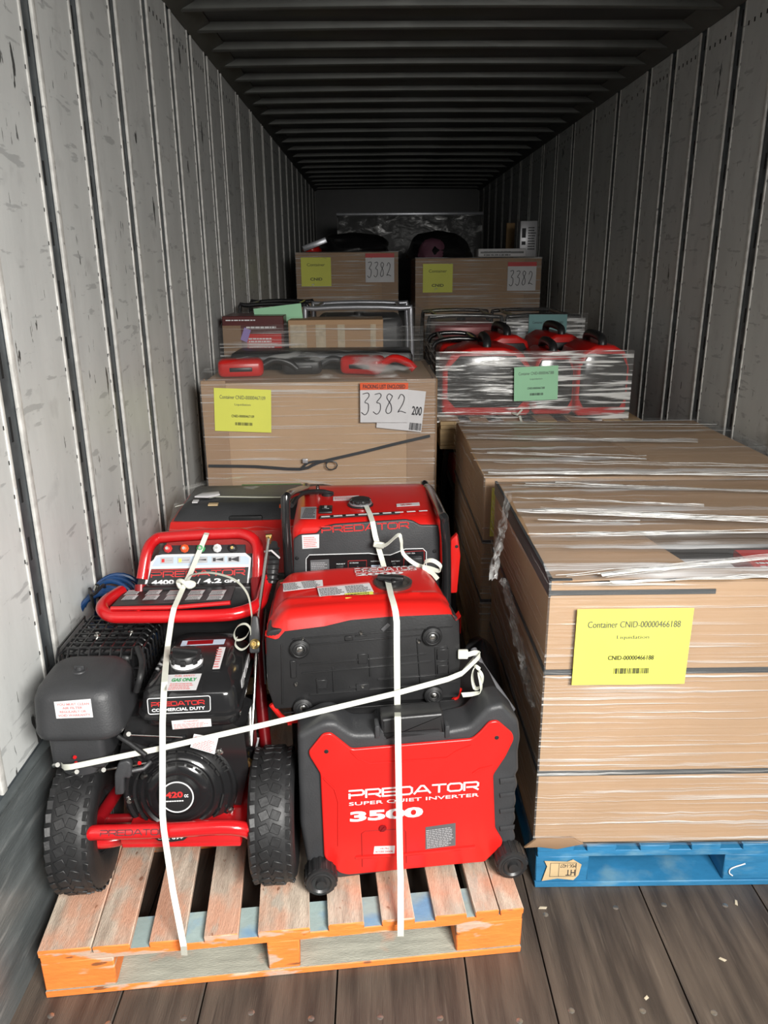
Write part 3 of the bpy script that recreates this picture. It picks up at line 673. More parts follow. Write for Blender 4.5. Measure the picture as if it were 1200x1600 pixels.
# ------------------------------------------------------------------ row three, right: raised pallet of red inverters
pallet(T(-.02, 3.90, 0), 'bottom pallet under the stacked red generators, in shadow at right', 1.02, 1.0, [(0, .1), (.2, .3), (.42, .52), (.6, .7), (.9, 1.0)], [(0, .14), (.45, .6), (.88, 1.02)], m_wood, m_wood, m_wood, m_wood)
for i, x_ in enumerate((.0, .50)):
    t = open_frame(T(-.0+x_, 3.94, .146), 'red generator below the raised pallet, ' + ('left one' if i == 0 else 'right one'), .46, .9, .576)
MC = T(-.035, 3.88, .737, 0)
pallet(MC, 'bare wood pallet raised on generators, carrying red inverters at right', 1.04, 1.05, [(0, .1), (.16, .25), (.33, .43), (.5, .6), (.67, .77), (.84, .93), (.95, 1.04)], [(0, .09), (.47, .56), (.95, 1.04)], m_wood, m_wood, m_wood, m_wood)
zc = .883
for i, (x_, y_) in enumerate([(.21, 3.97), (.56, 3.99), (.80, 3.94)]):
    t = inverter_small(T(x_, y_, zc, .03*(i-1)), 'red inverter with black end panel, raised pallet front row, ' + ['left', 'behind green sheet', 'right'][i], [.46, .22, .27][i], .40, [.40, .37, .41][i], face=m_gblk)
    if i == 2:
        Lq = frame((x_-.08, y_-.004, zc+.30), (1, 0, 0), (0, 0, 1)); b = MB(Lq); b.box(0, .035, 0, .03, 0, .002); obj('sticker', b, m_white, t)
for i, (x_, y_) in enumerate([(.40, 4.45), (.72, 4.48)]):
    inverter_small(T(x_, y_, zc, .1), 'red inverter in the back row of the raised pallet, ' + ['centre', 'beside the right wall'][i], .27, .42, .42)
open_frame(T(-.04, 4.42, zc), 'black framed generator at the left rear of the raised pallet', .30, .4, .36)
p = [at(803, 627, 3.885), at(871, 624, 3.885), at(803, 574, 3.885)]
L = frame(p[0], p[1]-p[0], p[2]-p[0]); w_ = (p[1]-p[0]).length; h_ = (p[2]-p[0]).length
b = MB(L); b.box(0, w_, 0, h_, 0, .001); gs = tag(obj('paper_sheet', b, m_grn, base=tuple(p[0])), 'bright green container label on the wrapped red inverters', 'paper sheet')
b = MB(L)
for (s_, x_, y_, a_, c_, mi, bo) in CN('CNID-00000467388'): b.text(s_, x_*w_, y_*h_, a_*w_, c_*h_, mi, bold=bo, d=.002)
b.bars(.36*w_, .15*h_, .3*w_, .07*h_, d=.002); obj('printing', b, [m_ink, m_inkr, m_grey], gs)
b = MB()
b.grid(lambda u, v: (-.06+u*1.0, 3.912, .872+v*.36), 40, 24, 0)
b.grid(lambda u, v: (-.06, 4.9-u*.99, .872+v*.36), 10, 16, 0)
b.grid(lambda u, v: (.94+.05*(1-v), 3.912+u*.95, .872+v*.36), 10, 16, 1)
tag(obj('stretch_wrap', b, [m_fd, m_fl], base=(.4, 3.9, .8), recalc=False), 'shiny creased stretch film round the red inverters on the raised pallet', 'plastic film')
b = MB(); b.ribbon([at(812, 650, 3.90), at(815, 660, 3.87), at(818, 672, 3.87)], .012, .001, (1, 0, 0)); b.ribbon([at(800, 645, 3.9), at(808, 648, 3.88), at(816, 640, 3.89)], .010, .001, (0, 0, 1)); tag(obj('strap_tail', b, m_strap, base=tuple(at(815, 660, 3.87))), 'white strap end hanging over the edge of the raised pallet', 'strap')

# row four, right
pallet(T(-.02, 5.25, 0), 'shadowed pallet under the wrapped generators with the blue-green sheet', 1.1, 1.0, [(0, .1), (.2, .3), (.42, .52), (.6, .7), (.8, .9), (1.0, 1.1)], [(0, .14), (.45, .6), (.96, 1.1)], m_wood, m_wood, m_wood, m_wood)
for i in (0, 1):
    open_frame(T(-.0+i*.56, 5.32, .146), 'generator low in the fourth row on the right, ' + ['left', 'right'][i], .5, .8, .56)
b = MB(); b.box(-.02, 1.1, 5.25, 6.25, .722, .75, .002); tag(obj('plywood_sheet', b, m_wood, base=(.5, 5.3, .722)), 'plywood layer under the wrapped generators in the fourth row', 'board')
for i in (0, 1):
    t = open_frame(T(-.0+i*.53, 5.35, .752), ['black framed generator under clear film with a dark red tank, left of the blue-green sheet', 'black framed generator behind the blue-green sheet by the right wall'][i], .50, .7, .56, tank=m_dred if i == 0 else m_cgrey)
p = [at(824, 542, 5.28), at(883, 542, 5.28), at(824, 506, 5.28)]
L = frame(p[0], p[1]-p[0], p[2]-p[0]); w_ = (p[1]-p[0]).length; h_ = (p[2]-p[0]).length*1.4
b = MB(L); b.box(0, w_, -.03, h_, 0, .001); gs = tag(obj('paper_sheet', b, m_teal, base=tuple(p[0])), 'blue-green container label on the wrapped generators near the right wall', 'paper sheet')
b = MB(L); b.text('Container CNID-00000467401', .1*w_, .72*h_, .8*w_, .08*h_, d=.002); obj('printing', b, m_ink, gs)
b = MB(); b.grid(lambda u, v: (-.03+u*1.10, 5.30, .70+v*.63), 30, 20, 0); b.grid(lambda u, v: (-.03+u*1.10, 5.30+v*.78, 1.335+.01*noise.noise(Vector((u*9, v*6, 0)))), 20, 12, 1)
tag(obj('stretch_wrap', b, [m_fv, m_ft], base=(.5, 5.3, .7), recalc=False), 'clear stretch film round the black framed generators in the fourth row', 'plastic film')
b = MB(); b.grid(lambda u, v: (.52+u*.53, 5.292, .80+v*.50), 20, 16, 0); tag(obj('film_patch', b, m_fd, base=(.8, 5.29, .8), recalc=False), 'bright crumpled film round the blue-green sheet', 'plastic film')

# ------------------------------------------------------------------ far cartons
def far_carton(M, w, d, h, label, yl, pk, num):
    t = thing('wrapped_carton', label, 'box', M)
    b = MB(M); b.box(0, w, 0, d, 0, h, .004, 1); obj('carton_wall', b, m_card, t)
    b = MB(M); b.box(-.004, .11, -.004, 0, 0, h); b.box(w-.14, w+.004, -.004, 0, 0, h); obj('edge_protector', b, m_edge, t)
    L = M@frame((yl[0], -.012, yl[1]), (1, 0, 0), (0, 0, 1))
    label_sheet(t, L, .26, .24, m_ylw, [('Container', .2, .7, .6, .1, 0, 0), ('CNID', .3, .2, .4, .1, 0, .02)], label='yellow paper container label')
    L = M@frame((pk[0], -.012, pk[1]), (1, 0, 0), (0, 0, 1))
    o = label_sheet(t, L, .25, .24, m_white, [], name='packing_list_pouch'); b = MB(L); handwrite(b, num, .015, .04, .22, .13, Matrix.Identity(4), .004, .0025); obj('handwriting', b, m_ink, o)
    b = MB(L); b.box(0, .25, .205, .24, .002, .004); obj('orange_strip', b, m_inkr, o)
    film_shell(t, M, 0, w, 0, d, 0, h, m_fv, m_fl, .007, .01, faces='FLT')
    return t
pallet(T(-.02, 7.0, 0), 'pallet under the far carton marked 3382, deep in the trailer', 1.1, 1.0, [(0, .1), (.3, .4), (.6, .7), (1.0, 1.1)], [(0, .14), (.45, .6), (.96, 1.1)], m_wood, m_wood, m_wood, m_wood)
far_carton(T(-.0, 7.02, .146), 1.09, .95, 1.555, 'far cardboard carton marked 3382 near the right wall', (.06, 1.27), (.80, 1.28), '3382')
pallet(T(-1.05, 7.0, 0), 'pallet under the far left carton, deep in the trailer', .9, 1.0, [(0, .1), (.3, .4), (.6, .7), (.8, .9)], [(0, .14), (.4, .5), (.76, .9)], m_wood, m_wood, m_wood, m_wood)
far_carton(T(-1.04, 7.02, .146), .88, .95, 1.61, 'far cardboard carton near the left wall with dark goods on top', (.04, 1.33), (.60, 1.36), '3382')
def lump(M, sx, sy, sz, m, label, nm='plastic_bag', cat='bag', seed=0):
    b = MB(M); n = 18; secs = []
    for i in range(9):
        t_ = i/8; rr = math.sin(math.acos(min(1, max(0, t_))) if t_ > 0 else math.pi/2)**.7 if t_ < 1 else .03
        secs.append([((1+.22*noise.noise(Vector((math.cos(a)*1.7, math.sin(a)*1.7, t_*2+seed))))*sx*max(rr, .03)*math.cos(a), (1+.2*noise.noise(Vector((math.cos(a)*2, math.sin(a)*2, t_*3+seed+5))))*sy*max(rr, .03)*math.sin(a), t_*sz) for a in [2*math.pi*k/n for k in range(n)]])
    b.loft(secs); return tag(obj(nm, b, m, base=tuple(M.translation)), label, cat)
lump(T(-.55, 7.45, 1.765), .34, .30, .17, m_bag, 'crumpled black plastic bag on the far left carton', seed=1)
lump(T(-.92, 7.30, 1.765), .08, .10, .07, m_red, 'small red cloth bundle on the far left carton', 'cloth_bundle', 'cloth', seed=2)
b = MB(T(-.98, 7.15, 1.765)@Matrix.Rotation(-.35, 4, 'Y')); b.box(0, .22, 0, .12, 0, .05, .004); tag(obj('flat_box', b, m_cgrey, base=(-.98, 7.15, 1.765)), 'grey flat box tilted at the left of the far left carton', 'box')
lump(T(.22, 7.50, 1.71), .30, .34, .24, m_bag, 'large dark plastic bag on the far right carton', seed=4)
lump(T(.16, 7.25, 1.71), .13, .10, .17, mat('purple_cloth', (.14, .05, .08), .7), 'dull purple cloth bundle on the far right carton', 'cloth_bundle', 'cloth', seed=6)
t = thing('tool_box', 'pale grey case lying on the far right carton under the printed carton', 'case', T(.55, 7.10, 1.71))
M_ = T(.55, 7.10, 1.71); b = MB(M_); b.box(0, .42, 0, .3, 0, .07, .01); obj('case_body', b, m_white, t); b = MB(M_); b.box(.02, .4, -.004, 0, .03, .045); b.dash(.05, .01, .3, .05, 2, L=frame((0, -.002, 0), (1, 0, 0), (0, 0, 1)), d=.003); obj('case_seam', b, m_blk, t)
t = thing('printed_box', 'white printed upright carton on the far right carton by the wall', 'box', T(.93, 7.2, 1.71))
M_ = T(.93, 7.2, 1.71); b = MB(M_); b.box(0, .15, 0, .12, 0, .30, .003); obj('carton', b, m_silver, t)
b = MB(M_@frame((0, 0, 0), (1, 0, 0), (0, 0, 1))); b.dash(.07, .06, .07, .2, 9, d=.001); b.box(.015, .05, .1, .13, 0, .001); b.box(.015, .05, .16, .24, 0, .001); obj('printing', b, m_ink, t)
b = MB(); b.box(.93, 1.01, 7.95, 7.99, .0, 2.03, .003); tag(obj('wood_plank', b, mat('plank_wood', (.33, .20, .08), .6, 0, .3, 4, stretch=(4, 4, 1)), base=(.97, 7.97, 0)), 'upright brown plank standing behind the far right carton', 'plank')
# last load against the end wall, in the dark
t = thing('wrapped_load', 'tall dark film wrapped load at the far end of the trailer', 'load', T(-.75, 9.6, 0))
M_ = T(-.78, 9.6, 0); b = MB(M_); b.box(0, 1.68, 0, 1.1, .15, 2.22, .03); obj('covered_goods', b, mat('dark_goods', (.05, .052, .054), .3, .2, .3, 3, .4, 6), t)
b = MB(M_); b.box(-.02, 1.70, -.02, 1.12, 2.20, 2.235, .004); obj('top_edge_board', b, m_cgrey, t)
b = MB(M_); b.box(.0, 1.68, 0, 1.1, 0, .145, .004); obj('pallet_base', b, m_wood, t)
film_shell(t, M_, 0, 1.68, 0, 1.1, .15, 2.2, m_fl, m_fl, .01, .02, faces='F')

# ------------------------------------------------------------------ wrapped inverter between the orange pallet and the left carton
pallet(T(-1.17, 2.55, 0, .02), 'shadowed pallet under the wrapped red and black generator', 1.1, .82, [(0, .1), (.2, .3), (.42, .52), (.6, .7), (.8, .9), (1.0, 1.1)], [(0, .14), (.45, .6), (.96, 1.1)], m_wood, m_wood, m_wood, m_wood)
MW = T(-1.12, 2.62, .146, .03)@Matrix.Diagonal((1, .74, 1.07, 1))
WG = thing('wheeled_generator', 'film wrapped red and black generator on its pallet, ahead of the left carton', 'generator', MW)
b = MB(MW); b.loft([[(x0, y0, z), (x1, y0, z), (x1, y1, z), (x0, y1, z)] for x0, x1, y0, y1, z in [(.0, .62, .0, .5, .04), (-.01, .63, -.01, .51, .50), (.012, .616, .012, .49, .585)]]); obj('lower_casing', b, m_red, WG)
b = MB(MW); b.box(.08, .54, -.02, .02, .10, .40, .015, 3); obj('side_panel', b, m_blk, WG)
b = MB(MW); b.loft([[(x0, y0, z), (x0+.04, y0-.01, z), (x1-.04, y0-.01, z), (x1, y0, z), (x1, y1, z), (x0, y1, z)] for x0, x1, y0, y1, z in [(.018, .612, .028, .48, .583), (.04, .59, .06, .46, .615), (.08, .55, .12, .42, .63)]]); obj('top_cover', b, m_blk2, WG)
b = MB(MW); b.box(.22, .34, .015, .10, .53, .600, .006); obj('latch', b, m_blk, WG)
b = MB(MW); b.ribbon([(-.0, .2, .60), (.15, .2, .634), (.62, .17, .625), (.66, .17, .45)], .014, side=(0, 1, 0)); obj('strap', b, m_strap, WG)
b = MB(MW); b.prism([(.08, .17), (.10, .23), (.16, .25), (.17, .20), (.13, .16)], .006, .002, L=Matrix.Translation((0, 0, .637))); b.box(.08, .10, .10, .14, .632, .636); o = obj('paper_tag', b, m_white, WG)
b = MB(MW); b.box(.14, .175, .08, .12, .625, .630); b.box(.40, .44, .06, .085, .614, .626, mi=1); obj('sticker', b, [m_tan, m_org], WG)
b = MB(MW); b.box(.22, .46, .50, .502, .5, .618); obj('green_sheet', b, mat('dull_green_paper', (.05, .15, .03), .6), WG)
b = MB(MW)
b.grid(lambda u, v: (-.03+u*.70, -.03-.012*noise.noise(Vector((u*5, v*6, 1))), .05+v*.51), 20, 16)
b.grid(lambda u, v: (-.04+.05*v, .55-u*.58, .05+v*.55+.02*noise.noise(Vector((u*5, v*6, 4)))), 14, 16)
b.grid(lambda u, v: (-.0+u*.64, .0+v*.5, .56+.09*math.sin(math.pi*min(1, v*1.6)/2)*math.sin(math.pi*min(1, .25+u*.6))+.008*noise.noise(Vector((u*9, v*9, 4)))), 18, 14)
obj('stretch_wrap', b, m_fl, WG, recalc=False)
open_frame(T(-.42, 2.75, .146, 0), 'dark generator hidden in shadow behind the framed generator', .34, .45, .42, tank=m_dred)

# ================================================================== machines on the orange pallet
def onf(L, x, y):
    """pixel to coordinates in the XY plane of frame L (used to read shapes off one plane of a machine)"""
    v = _f*FPX+_R*(x-600)-_U*(y-800); o = Vector((CX, 0, CZ)); n = Vector((L[0][2], L[1][2], L[2][2])); p0 = Vector((L[0][3], L[1][3], L[2][3]))
    q = L.inverted()@(o+v*((p0-o).dot(n)/v.dot(n))); return (round(q.x, 4), round(q.y, 4))
def poly(L, pts, ox, oy, k): return [onf(L, ox+a*k, oy+b*k) for a, b in pts]
def roundpoly(pts, r, n=4):
    out = []
    for i, p in enumerate(pts):
        p = Vector(p); a = Vector(pts[i-1]); c = Vector(pts[(i+1) % len(pts)]); da = a-p; dc = c-p
        rr = min(r, da.length*.45, dc.length*.45); A = p+da.normalized()*rr; C_ = p+dc.normalized()*rr
        for k in range(n+1):
            t = k/n; q = A*(1-t)**2+p*2*t*(1-t)+C_*t*t; out.append((q.x, q.y))
    return out

# ---- 3500 inverter
a_ = math.radians(5.5); M35 = T(-.556, 1.578, .1455, a_)
F35 = M35@frame((0, 0, 0), (1, 0, 0), (0, 0, 1))        # local x right, y up, z towards the viewer
G = thing('inverter_generator', 'red and black wheeled 3500 inverter standing at the front of the orange pallet', 'generator', M35)
q35 = lambda pts, r=.012: roundpoly(poly(F35, pts, 390, 1060, .38333), r)
outl = q35([(205, 600), (195, 235), (300, 180), (350, 178), (425, 228), (520, 225), (530, 205), (790, 185), (800, 215), (900, 195), (975, 118), (1035, 105), (1100, 175), (1108, 245), (1098, 300), (1100, 380), (1088, 400), (1098, 440), (1085, 470), (1092, 510), (1080, 540), (1090, 580), (1075, 610), (1090, 660), (1050, 715), (985, 738), (360, 822), (240, 790)], .012)
b = MB(F35); b.prism(outl, -.10, .014, 4); body = obj('side_frame', b, m_blk2, G)
cx_ = sum(p[0] for p in outl)/len(outl)
b = MB(M35); b.box(.02, .535, .09, .40, .03, .424, .03, 3); obj('rear_casing', b, m_blk, G)
for (ya, yb) in ((395, 425), (455, 480), (520, 545), (590, 615)):
    b = MB(F35); b.prism(poly(F35, [(1018, ya+12), (1080, ya+4), (1078, yb-4), (1020, yb+4)], 390, 1060, .38333), .006, .0025, L=Matrix.Translation((0, 0, -.001))); obj('grip_rib', b, m_blk2, body)
b = MB(F35); b.prism(q35([(535, 168), (590, 160), (790, 142), (800, 225), (715, 240), (535, 262)], .006), -.06, .008, 3, L=Matrix.Translation((0, 0, -.0))); 
obj('top_handle', b, m_blk, G)
for xx in (520, 805): 
    b = MB(F35); c = onf(F35, 390+xx*.38333, 1060+212*.38333); b.box(c[0]-.006, c[0]+.006, c[1]-.02, c[1]+.016, -.03, .006, .004); obj('handle_lug', b, m_blk2, G)
red = [(240, 290), (298, 218), (330, 214), (350, 228), (415, 280), (905, 238), (935, 212), (975, 168), (1008, 164), (1068, 215), (1074, 240), (1040, 310), (990, 385), (998, 600), (1028, 650), (1025, 670), (955, 738), (900, 742), (400, 790), (365, 782), (318, 735), (303, 715), (288, 380), (245, 310)]
b = MB(F35); b.prism(q35(red, .008), .010, .004, 3, L=Matrix.Translation((0, 0, .0005))); rp = obj('side_cover', b, m_red, G); rp['label'] = 'glossy red side cover'
b = MB(F35); Z = .0108
def q3(x, y): return onf(F35, 390+x*.38333, 1060+y*.38333)
for pts in ([(410, 285), (440, 315), (490, 335), (800, 312), (840, 285), (900, 262)], [(300, 395), (345, 440), (360, 490), (360, 670)], [(985, 345), (930, 358), (905, 375)],):
    b.tube([(*q3(*p), Z) for p in pts], .0022, 6)
b.tube([(*q3(430, 718), Z), (*q3(600, 708), Z), (*q3(915, 675), Z)], .004, 8)
obj('panel_crease', b, m_red, rp)
b = MB(F35); pts = [(*q3(*p), Z-.0006) for p in [(458, 755), (455, 620), (470, 610), (620, 602), (634, 612), (637, 740)]]; b.tube(pts, .0013, 6); hat = obj('oil_hatch', b, mat('seam_red', (.30, .005, .005), .5), rp)
c = q3(540, 598); b = MB(F35@Matrix.Translation((c[0], c[1], Z))); b.lathe([(.010, 0), (.010, .002), (.0085, .004), (0, .004)], Matrix.Identity(4), 20); b.box(-.008, .008, -.0018, .0018, .004, .006, .0005, L=Matrix.Rotation(.9, 4, 'Z')); obj('hatch_screw', b, m_dred, hat)
for p_ in ((312, 287), (1003, 231)):
    b = MB(F35); c = q3(*p_); b.lathe([(0, .0012), (.004, .0012), (.0055, .0006), (.0055, 0)], Matrix.Translation((c[0], c[1], Z)), 14); obj('cover_bolt', b, m_blk, rp)
def lettering(parent, L, items, mats, name='lettering'):
    b = MB(L)
    for it in items:
        kind, s_, p0, p1, mi = it[:5]; bo = it[5] if len(it) > 5 else 0
        x0, y0 = p0; x1, y1 = p1; ang = it[6] if len(it) > 6 else 0
        LL = Matrix.Translation((x0, y0, 0))@Matrix.Rotation(ang, 4, 'Z')
        (b.wide if kind == 'w' else b.text)(s_, 0, 0, x1-x0, y1-y0, mi=mi, L=LL, **({'t': bo or .17} if kind == 'w' else {'bold': bo}))
    return obj(name, b, mats, parent)
FL = F35@Matrix.Translation((0, 0, Z+.0006))
def it35(k, s, x0, y0, x1, y1, mi, bo=0):   # pixel of lower left, upper right corner, upright box of lettering
    A = q3(x0, y0); B_ = q3(x1, y1); C_ = q3(x1, y0+(y0-y0)); 
    return (k, s, A, (A[0]+B_[0]-A[0], B_[1]), mi, bo)
A = q3(402, 480); B_ = q3(930, 442); e1 = q3(402, 440)
hP = (e1[1]-A[1])*.92; wP = B_[0]-A[0]; sk = math.atan2(B_[1]-A[1], wP)
lettering(rp, FL, [('w', 'PREDATOR', A, (A[0]+wP, A[1]+hP), 0, .22, sk)], m_wht)
A = q3(404, 509); lettering(rp, FL, [('t', 'SUPER QUIET INVERTER', A, (A[0]+wP, A[1]+hP*.44), 0, .008, sk)], m_wht)
A = q3(408, 573); B_ = q3(704, 552); lettering(rp, FL, [('t', '3500', A, (B_[0], A[1]+(q3(408, 531)[1]-A[1])), 0, .045, sk)], m_wht)
def patch(parent, L, quad, ox, oy, k, m, name='label', label=None, th=.0008, items=None, dashes=None, inks=None, d=.0):
    """a sticker read off four pixels (ll, lr, ur, ul) on the plane of L"""
    P = [onf(L, ox+a*k, oy+b_*k) for a, b_ in quad]; b = MB(L@Matrix.Translation((0, 0, d)))
    b.prism(P, th); o = obj(name, b, m, parent)
    if label: o['label'] = label
    ax = Vector(P[1])-Vector(P[0]); up = Vector(P[3])-Vector(P[0]); w_ = ax.length; h_ = up.length; an = math.atan2(ax.y, ax.x)
    LL = L@Matrix.Translation((P[0][0], P[0][1], d+th))@Matrix.Rotation(an, 4, 'Z')
    if items or dashes:
        b = MB(LL)
        for it in (items or []):
            s_, x, y, ww, hh, mi, bo = it
            if s_.startswith('~'): b.wide(s_[1:], x*w_, y*h_, ww*w_, hh*h_, t=bo or .2, mi=mi)
            elif s_ == '#': b.quad((x*w_, y*h_, .0004), ((x+ww)*w_, y*h_, .0004), ((x+ww)*w_, (y+hh)*h_, .0004), (x*w_, (y+hh)*h_, .0004), mi)
            else: b.text(s_, x*w_, y*h_, ww*w_, hh*h_, mi, bold=bo, d=.0006)
        for dd in (dashes or []): b.dash(dd[0]*w_, dd[1]*h_, dd[2]*w_, dd[3]*h_, dd[4], dd[5], d=.0006, seed=int(w_*9999)+dd[4])
        obj('printing', b, inks or [m_ink, m_inkr, m_inkp], o)
    return o
patch(rp, F35, [(503, 702), (588, 700), (590, 669), (507, 672)], 390, 1060, .38333, m_white, label='white oil fill sticker', d=Z, items=[('OIL FILL', .3, .62, .42, .22, 1, .01), ('ACCESS DOOR', .08, .18, .84, .24, 1, .02)])
o = patch(rp, F35, [(714, 684), (836, 668), (836, 577), (714, 594)], 390, 1060, .38333, m_grey, name='rating_plate', label='dark rating plate', d=Z, dashes=[(.05, .05, .9, .85, 11, 0)], inks=[m_silver])
for i, (cx, cy) in enumerate(((292, 832), (1050, 762))):
    c = onf(F35, 390+cx*.38333, 1060+cy*.38333+6)
    L = F35@Matrix.Translation((c[0], .0415, .028)); 
    b = MB(L); b.lathe([(0, -.045), (.030, -.045), (.038, -.038), (.0408, -.02), (.0408, .01), (.037, .019), (.030, .020)], Matrix.Identity(4), 32); wh = obj('wheel', b, m_rub, G)
    b = MB(L); b.lathe([(.031, .0), (.031, .021), (.027, .0225), (.022, .018), (0, .018)], Matrix.Identity(4), 28); b.lathe([(0, .027), (.012, .026), (.014, .018)], Matrix.Identity(4), 20)
    for k in range(16):
        an = k*math.pi/8; b.box(.0385, .0418, -.004, .004, -.03, .014, .001, L=Matrix.Rotation(an, 4, 'Z'))
    obj('wheel_hub', b, m_blk, wh)
    b = MB(L); b.tube([(0, 0, -.05), (0, 0, -.02)], .012, 12); b.box(-.02, .02, -.012, .035, -.075, -.046, .004); obj('wheel_bracket', b, m_blk, wh)
for x_ in (.05, .50):
    b = MB(M35); b.box(x_, x_+.05, .30, .36, .0, .032, .006); obj('rubber_foot', b, m_rub, G)
b = MB(); b.tube([at(740, 1015, 2.0), at(752, 1040, 1.95), at(800, 1110, 1.80)], .010, 12); o = obj('pull_handle', b, m_cgrey, G); o['label'] = 'silver telescopic handle tube'

# ---- 2000 inverter lying with its feet towards us
a2 = math.radians(5.5); M20 = T(-.655, 1.70, .5725, a2); F20 = M20@frame((0, 0, 0), (1, 0, 0), (0, 0, 1)); K3 = 1/3.
G2 = thing('inverter_generator', 'small red 2000 inverter tipped on its side, black underside and four round feet showing', 'generator', M20)
def q2(x, y): return onf(F20, 390+x*K3, 740+y*K3)
pl = roundpoly(poly(F20, [(72, 770), (90, 735), (350, 700), (430, 680), (500, 670), (830, 655), (940, 650), (985, 680), (992, 1000), (985, 1045), (940, 1085), (700, 1115), (400, 1145), (180, 1158), (115, 1105), (82, 1000)], 390, 740, K3), .014)
ymin = min(p[1] for p in pl)
pl = [(p[0], max(p[1], .004)) for p in pl]
b = MB(F20); b.prism(pl, -.34, .006, 2, taper=.93); base = obj('underside_plate', b, m_blk, G2)
# red shell: top
def shell_top(u, v):
    fx = [(0, 72, 760), (.06, 130, 775), (.10, 165, 735), (.30, 350, 712), (.46, 470, 683), (.62, 640, 668), (.80, 830, 660), (.93, 945, 655), (.97, 968, 690), (1, 990, 665)]
    for (u0, x0, y0), (u1, x1, y1) in zip(fx, fx[1:]):
        if u <= u1: t_ = (u-u0)/(u1-u0); px_, py_ = x0+(x1-x0)*t_, y0+(y1-y0)*t_; break
    X, Zf = q2(px_, py_)
    e = min(u, 1-u); rnd_ = (1-min(1, e/.13))**2*.065
    zt = .262+.012*math.sin(math.pi*u)*1.0-rnd_*1.0
    if v < .10: Zt = Zf+(zt-Zf)*(math.sin(v/.10*math.pi/2))**.8 if zt > Zf else Zf
    else: Zt = zt
    if v > .70: Zt -= ((v-.70)/.30)**2*.065
    crease = .007*max(0, 1-abs(v-.18-.12*abs(u-.55))/.05)
    wid = 1-.10*v**2
    Xc = .247; return (Xc+(X-Xc)*wid, v*.36-.004, Zt+crease)
b = MB(M20); b.grid(shell_top, 60, 34)
b.grid(lambda u, v: (lambda p: (p[0], p[1], p[2]-v*.045))(shell_top(u, 1)), 30, 2)
b.grid(lambda u, v: (lambda p: (p[0], p[1], p[2]-v*.05))(shell_top(0, u)), 20, 2); b.grid(lambda u, v: (lambda p: (p[0], p[1], p[2]-v*.05))(shell_top(1, u)), 20, 2)
bmesh.ops.remove_doubles(b.bm, verts=b.bm.verts, dist=.0004)
sh = obj('shell', b, m_red, G2); sh['label'] = 'glossy red shell'
b = MB(F20)
b.tube([(*q2(*p), -.008) for p in [(100, 1090), (140, 1140), (180, 1168), (330, 1160), (410, 1146)]], .0065, 8); b.tube([(*q2(*p), -.008) for p in [(700, 1122), (820, 1108), (935, 1092), (975, 1052), (988, 1015)]], .0065, 8)
for p in [(0, 0)]: pass
obj('shell_lip', b, m_red, sh)
b = MB(F20); c = q2(190, 1175)
b.box(c[0]-.006, c[0]+.004, c[1]-.0, c[1]+.006, -.01, .004); obj('lip_tab', b, m_red, sh)
TX = F20@Matrix.Identity(4)
# plate ribs
b = MB(F20)
def rib(x0, y0, x1, y1, h=.0035, w_=.0016, base=None):
    p = Vector((*q2(x0, y0), 0)); q = Vector((*q2(x1, y1), 0)); d = (q-p); L = Matrix.Translation(p)@Matrix.Rotation(math.atan2(d.y, d.x), 4, 'Z'); (base or b).box(0, d.length, -w_, w_, -.001, h, .0008, 1, L=L)
for r_ in [(200, 775, 950, 715), (240, 805, 800, 755), (235, 895, 830, 845), (245, 935, 850, 880), (280, 1035, 980, 975), (160, 1120, 960, 1060), (315, 960, 320, 1030), (560, 845, 565, 950), (785, 770, 800, 980), (600, 965, 960, 935), (870, 815, 875, 950), (930, 810, 935, 945), (870, 815, 930, 810), (870, 880, 932, 875), (500, 870, 555, 868), (390, 905, 395, 1020), (690, 760, 700, 960), (470, 1000, 560, 1000), (495, 760, 550, 757), (150, 800, 155, 1080)]: rib(*r_)
for (x_, y_, w2, h2) in [(530, 865, 24, 28), (905, 845, 30, 30), (205, 915, 14, 48), (530, 1000, 34, 20), (340, 985, 24, 26), (905, 915, 28, 26), (465, 770, 20, 12)]:
    c = q2(x_, y_); b.box(c[0]-w2*.0005, c[0]+w2*.0005, c[1]-h2*.0005, c[1]+h2*.0005, -.001, .0045, .0015, 1)
obj('plate_rib', b, m_blk, base)
for p_ in [(522, 745), (218, 985), (530, 995), (792, 785), (250, 770)]:
    b = MB(F20); c = q2(*p_); r_ = .0045 if p_[0] != 250 else .003; b.lathe([(0, .006), (r_*.6, .006), (r_, .003), (r_*1.3, .0), ], Matrix.Translation((c[0], c[1], .002)), 12); obj('plate_screw', b, m_steel, base)
for p_ in [(235, 815), (854, 757), (250, 1088), (860, 1030)]:
    c = q2(*p_); L = F20@Matrix.Translation((c[0], c[1], 0)); b = MB(L)
    b.lathe([(.0255, 0), (.0245, .012), (.019, .0165), (.017, .0145), (.0155, .016), (.012, .0165), (.0105, .012), (.008, .011), (0, .011)], Matrix.Identity(4), 32); ft = obj('foot', b, m_rub, G2)
    b = MB(L); b.lathe([(.0085, .011), (.0085, .013), (.006, .0145), (0, .0145)], Matrix.Identity(4), 6); obj('foot_bolt', b, m_steel, ft)
b = MB(F20); c = q2(637, 718); b.box(-.012, .012, -.005, .005, 0, .003, .001, L=Matrix.Translation((c[0], c[1], .001))@Matrix.Rotation(.75, 4, 'Z')); obj('data_plate', b, m_grey, base)
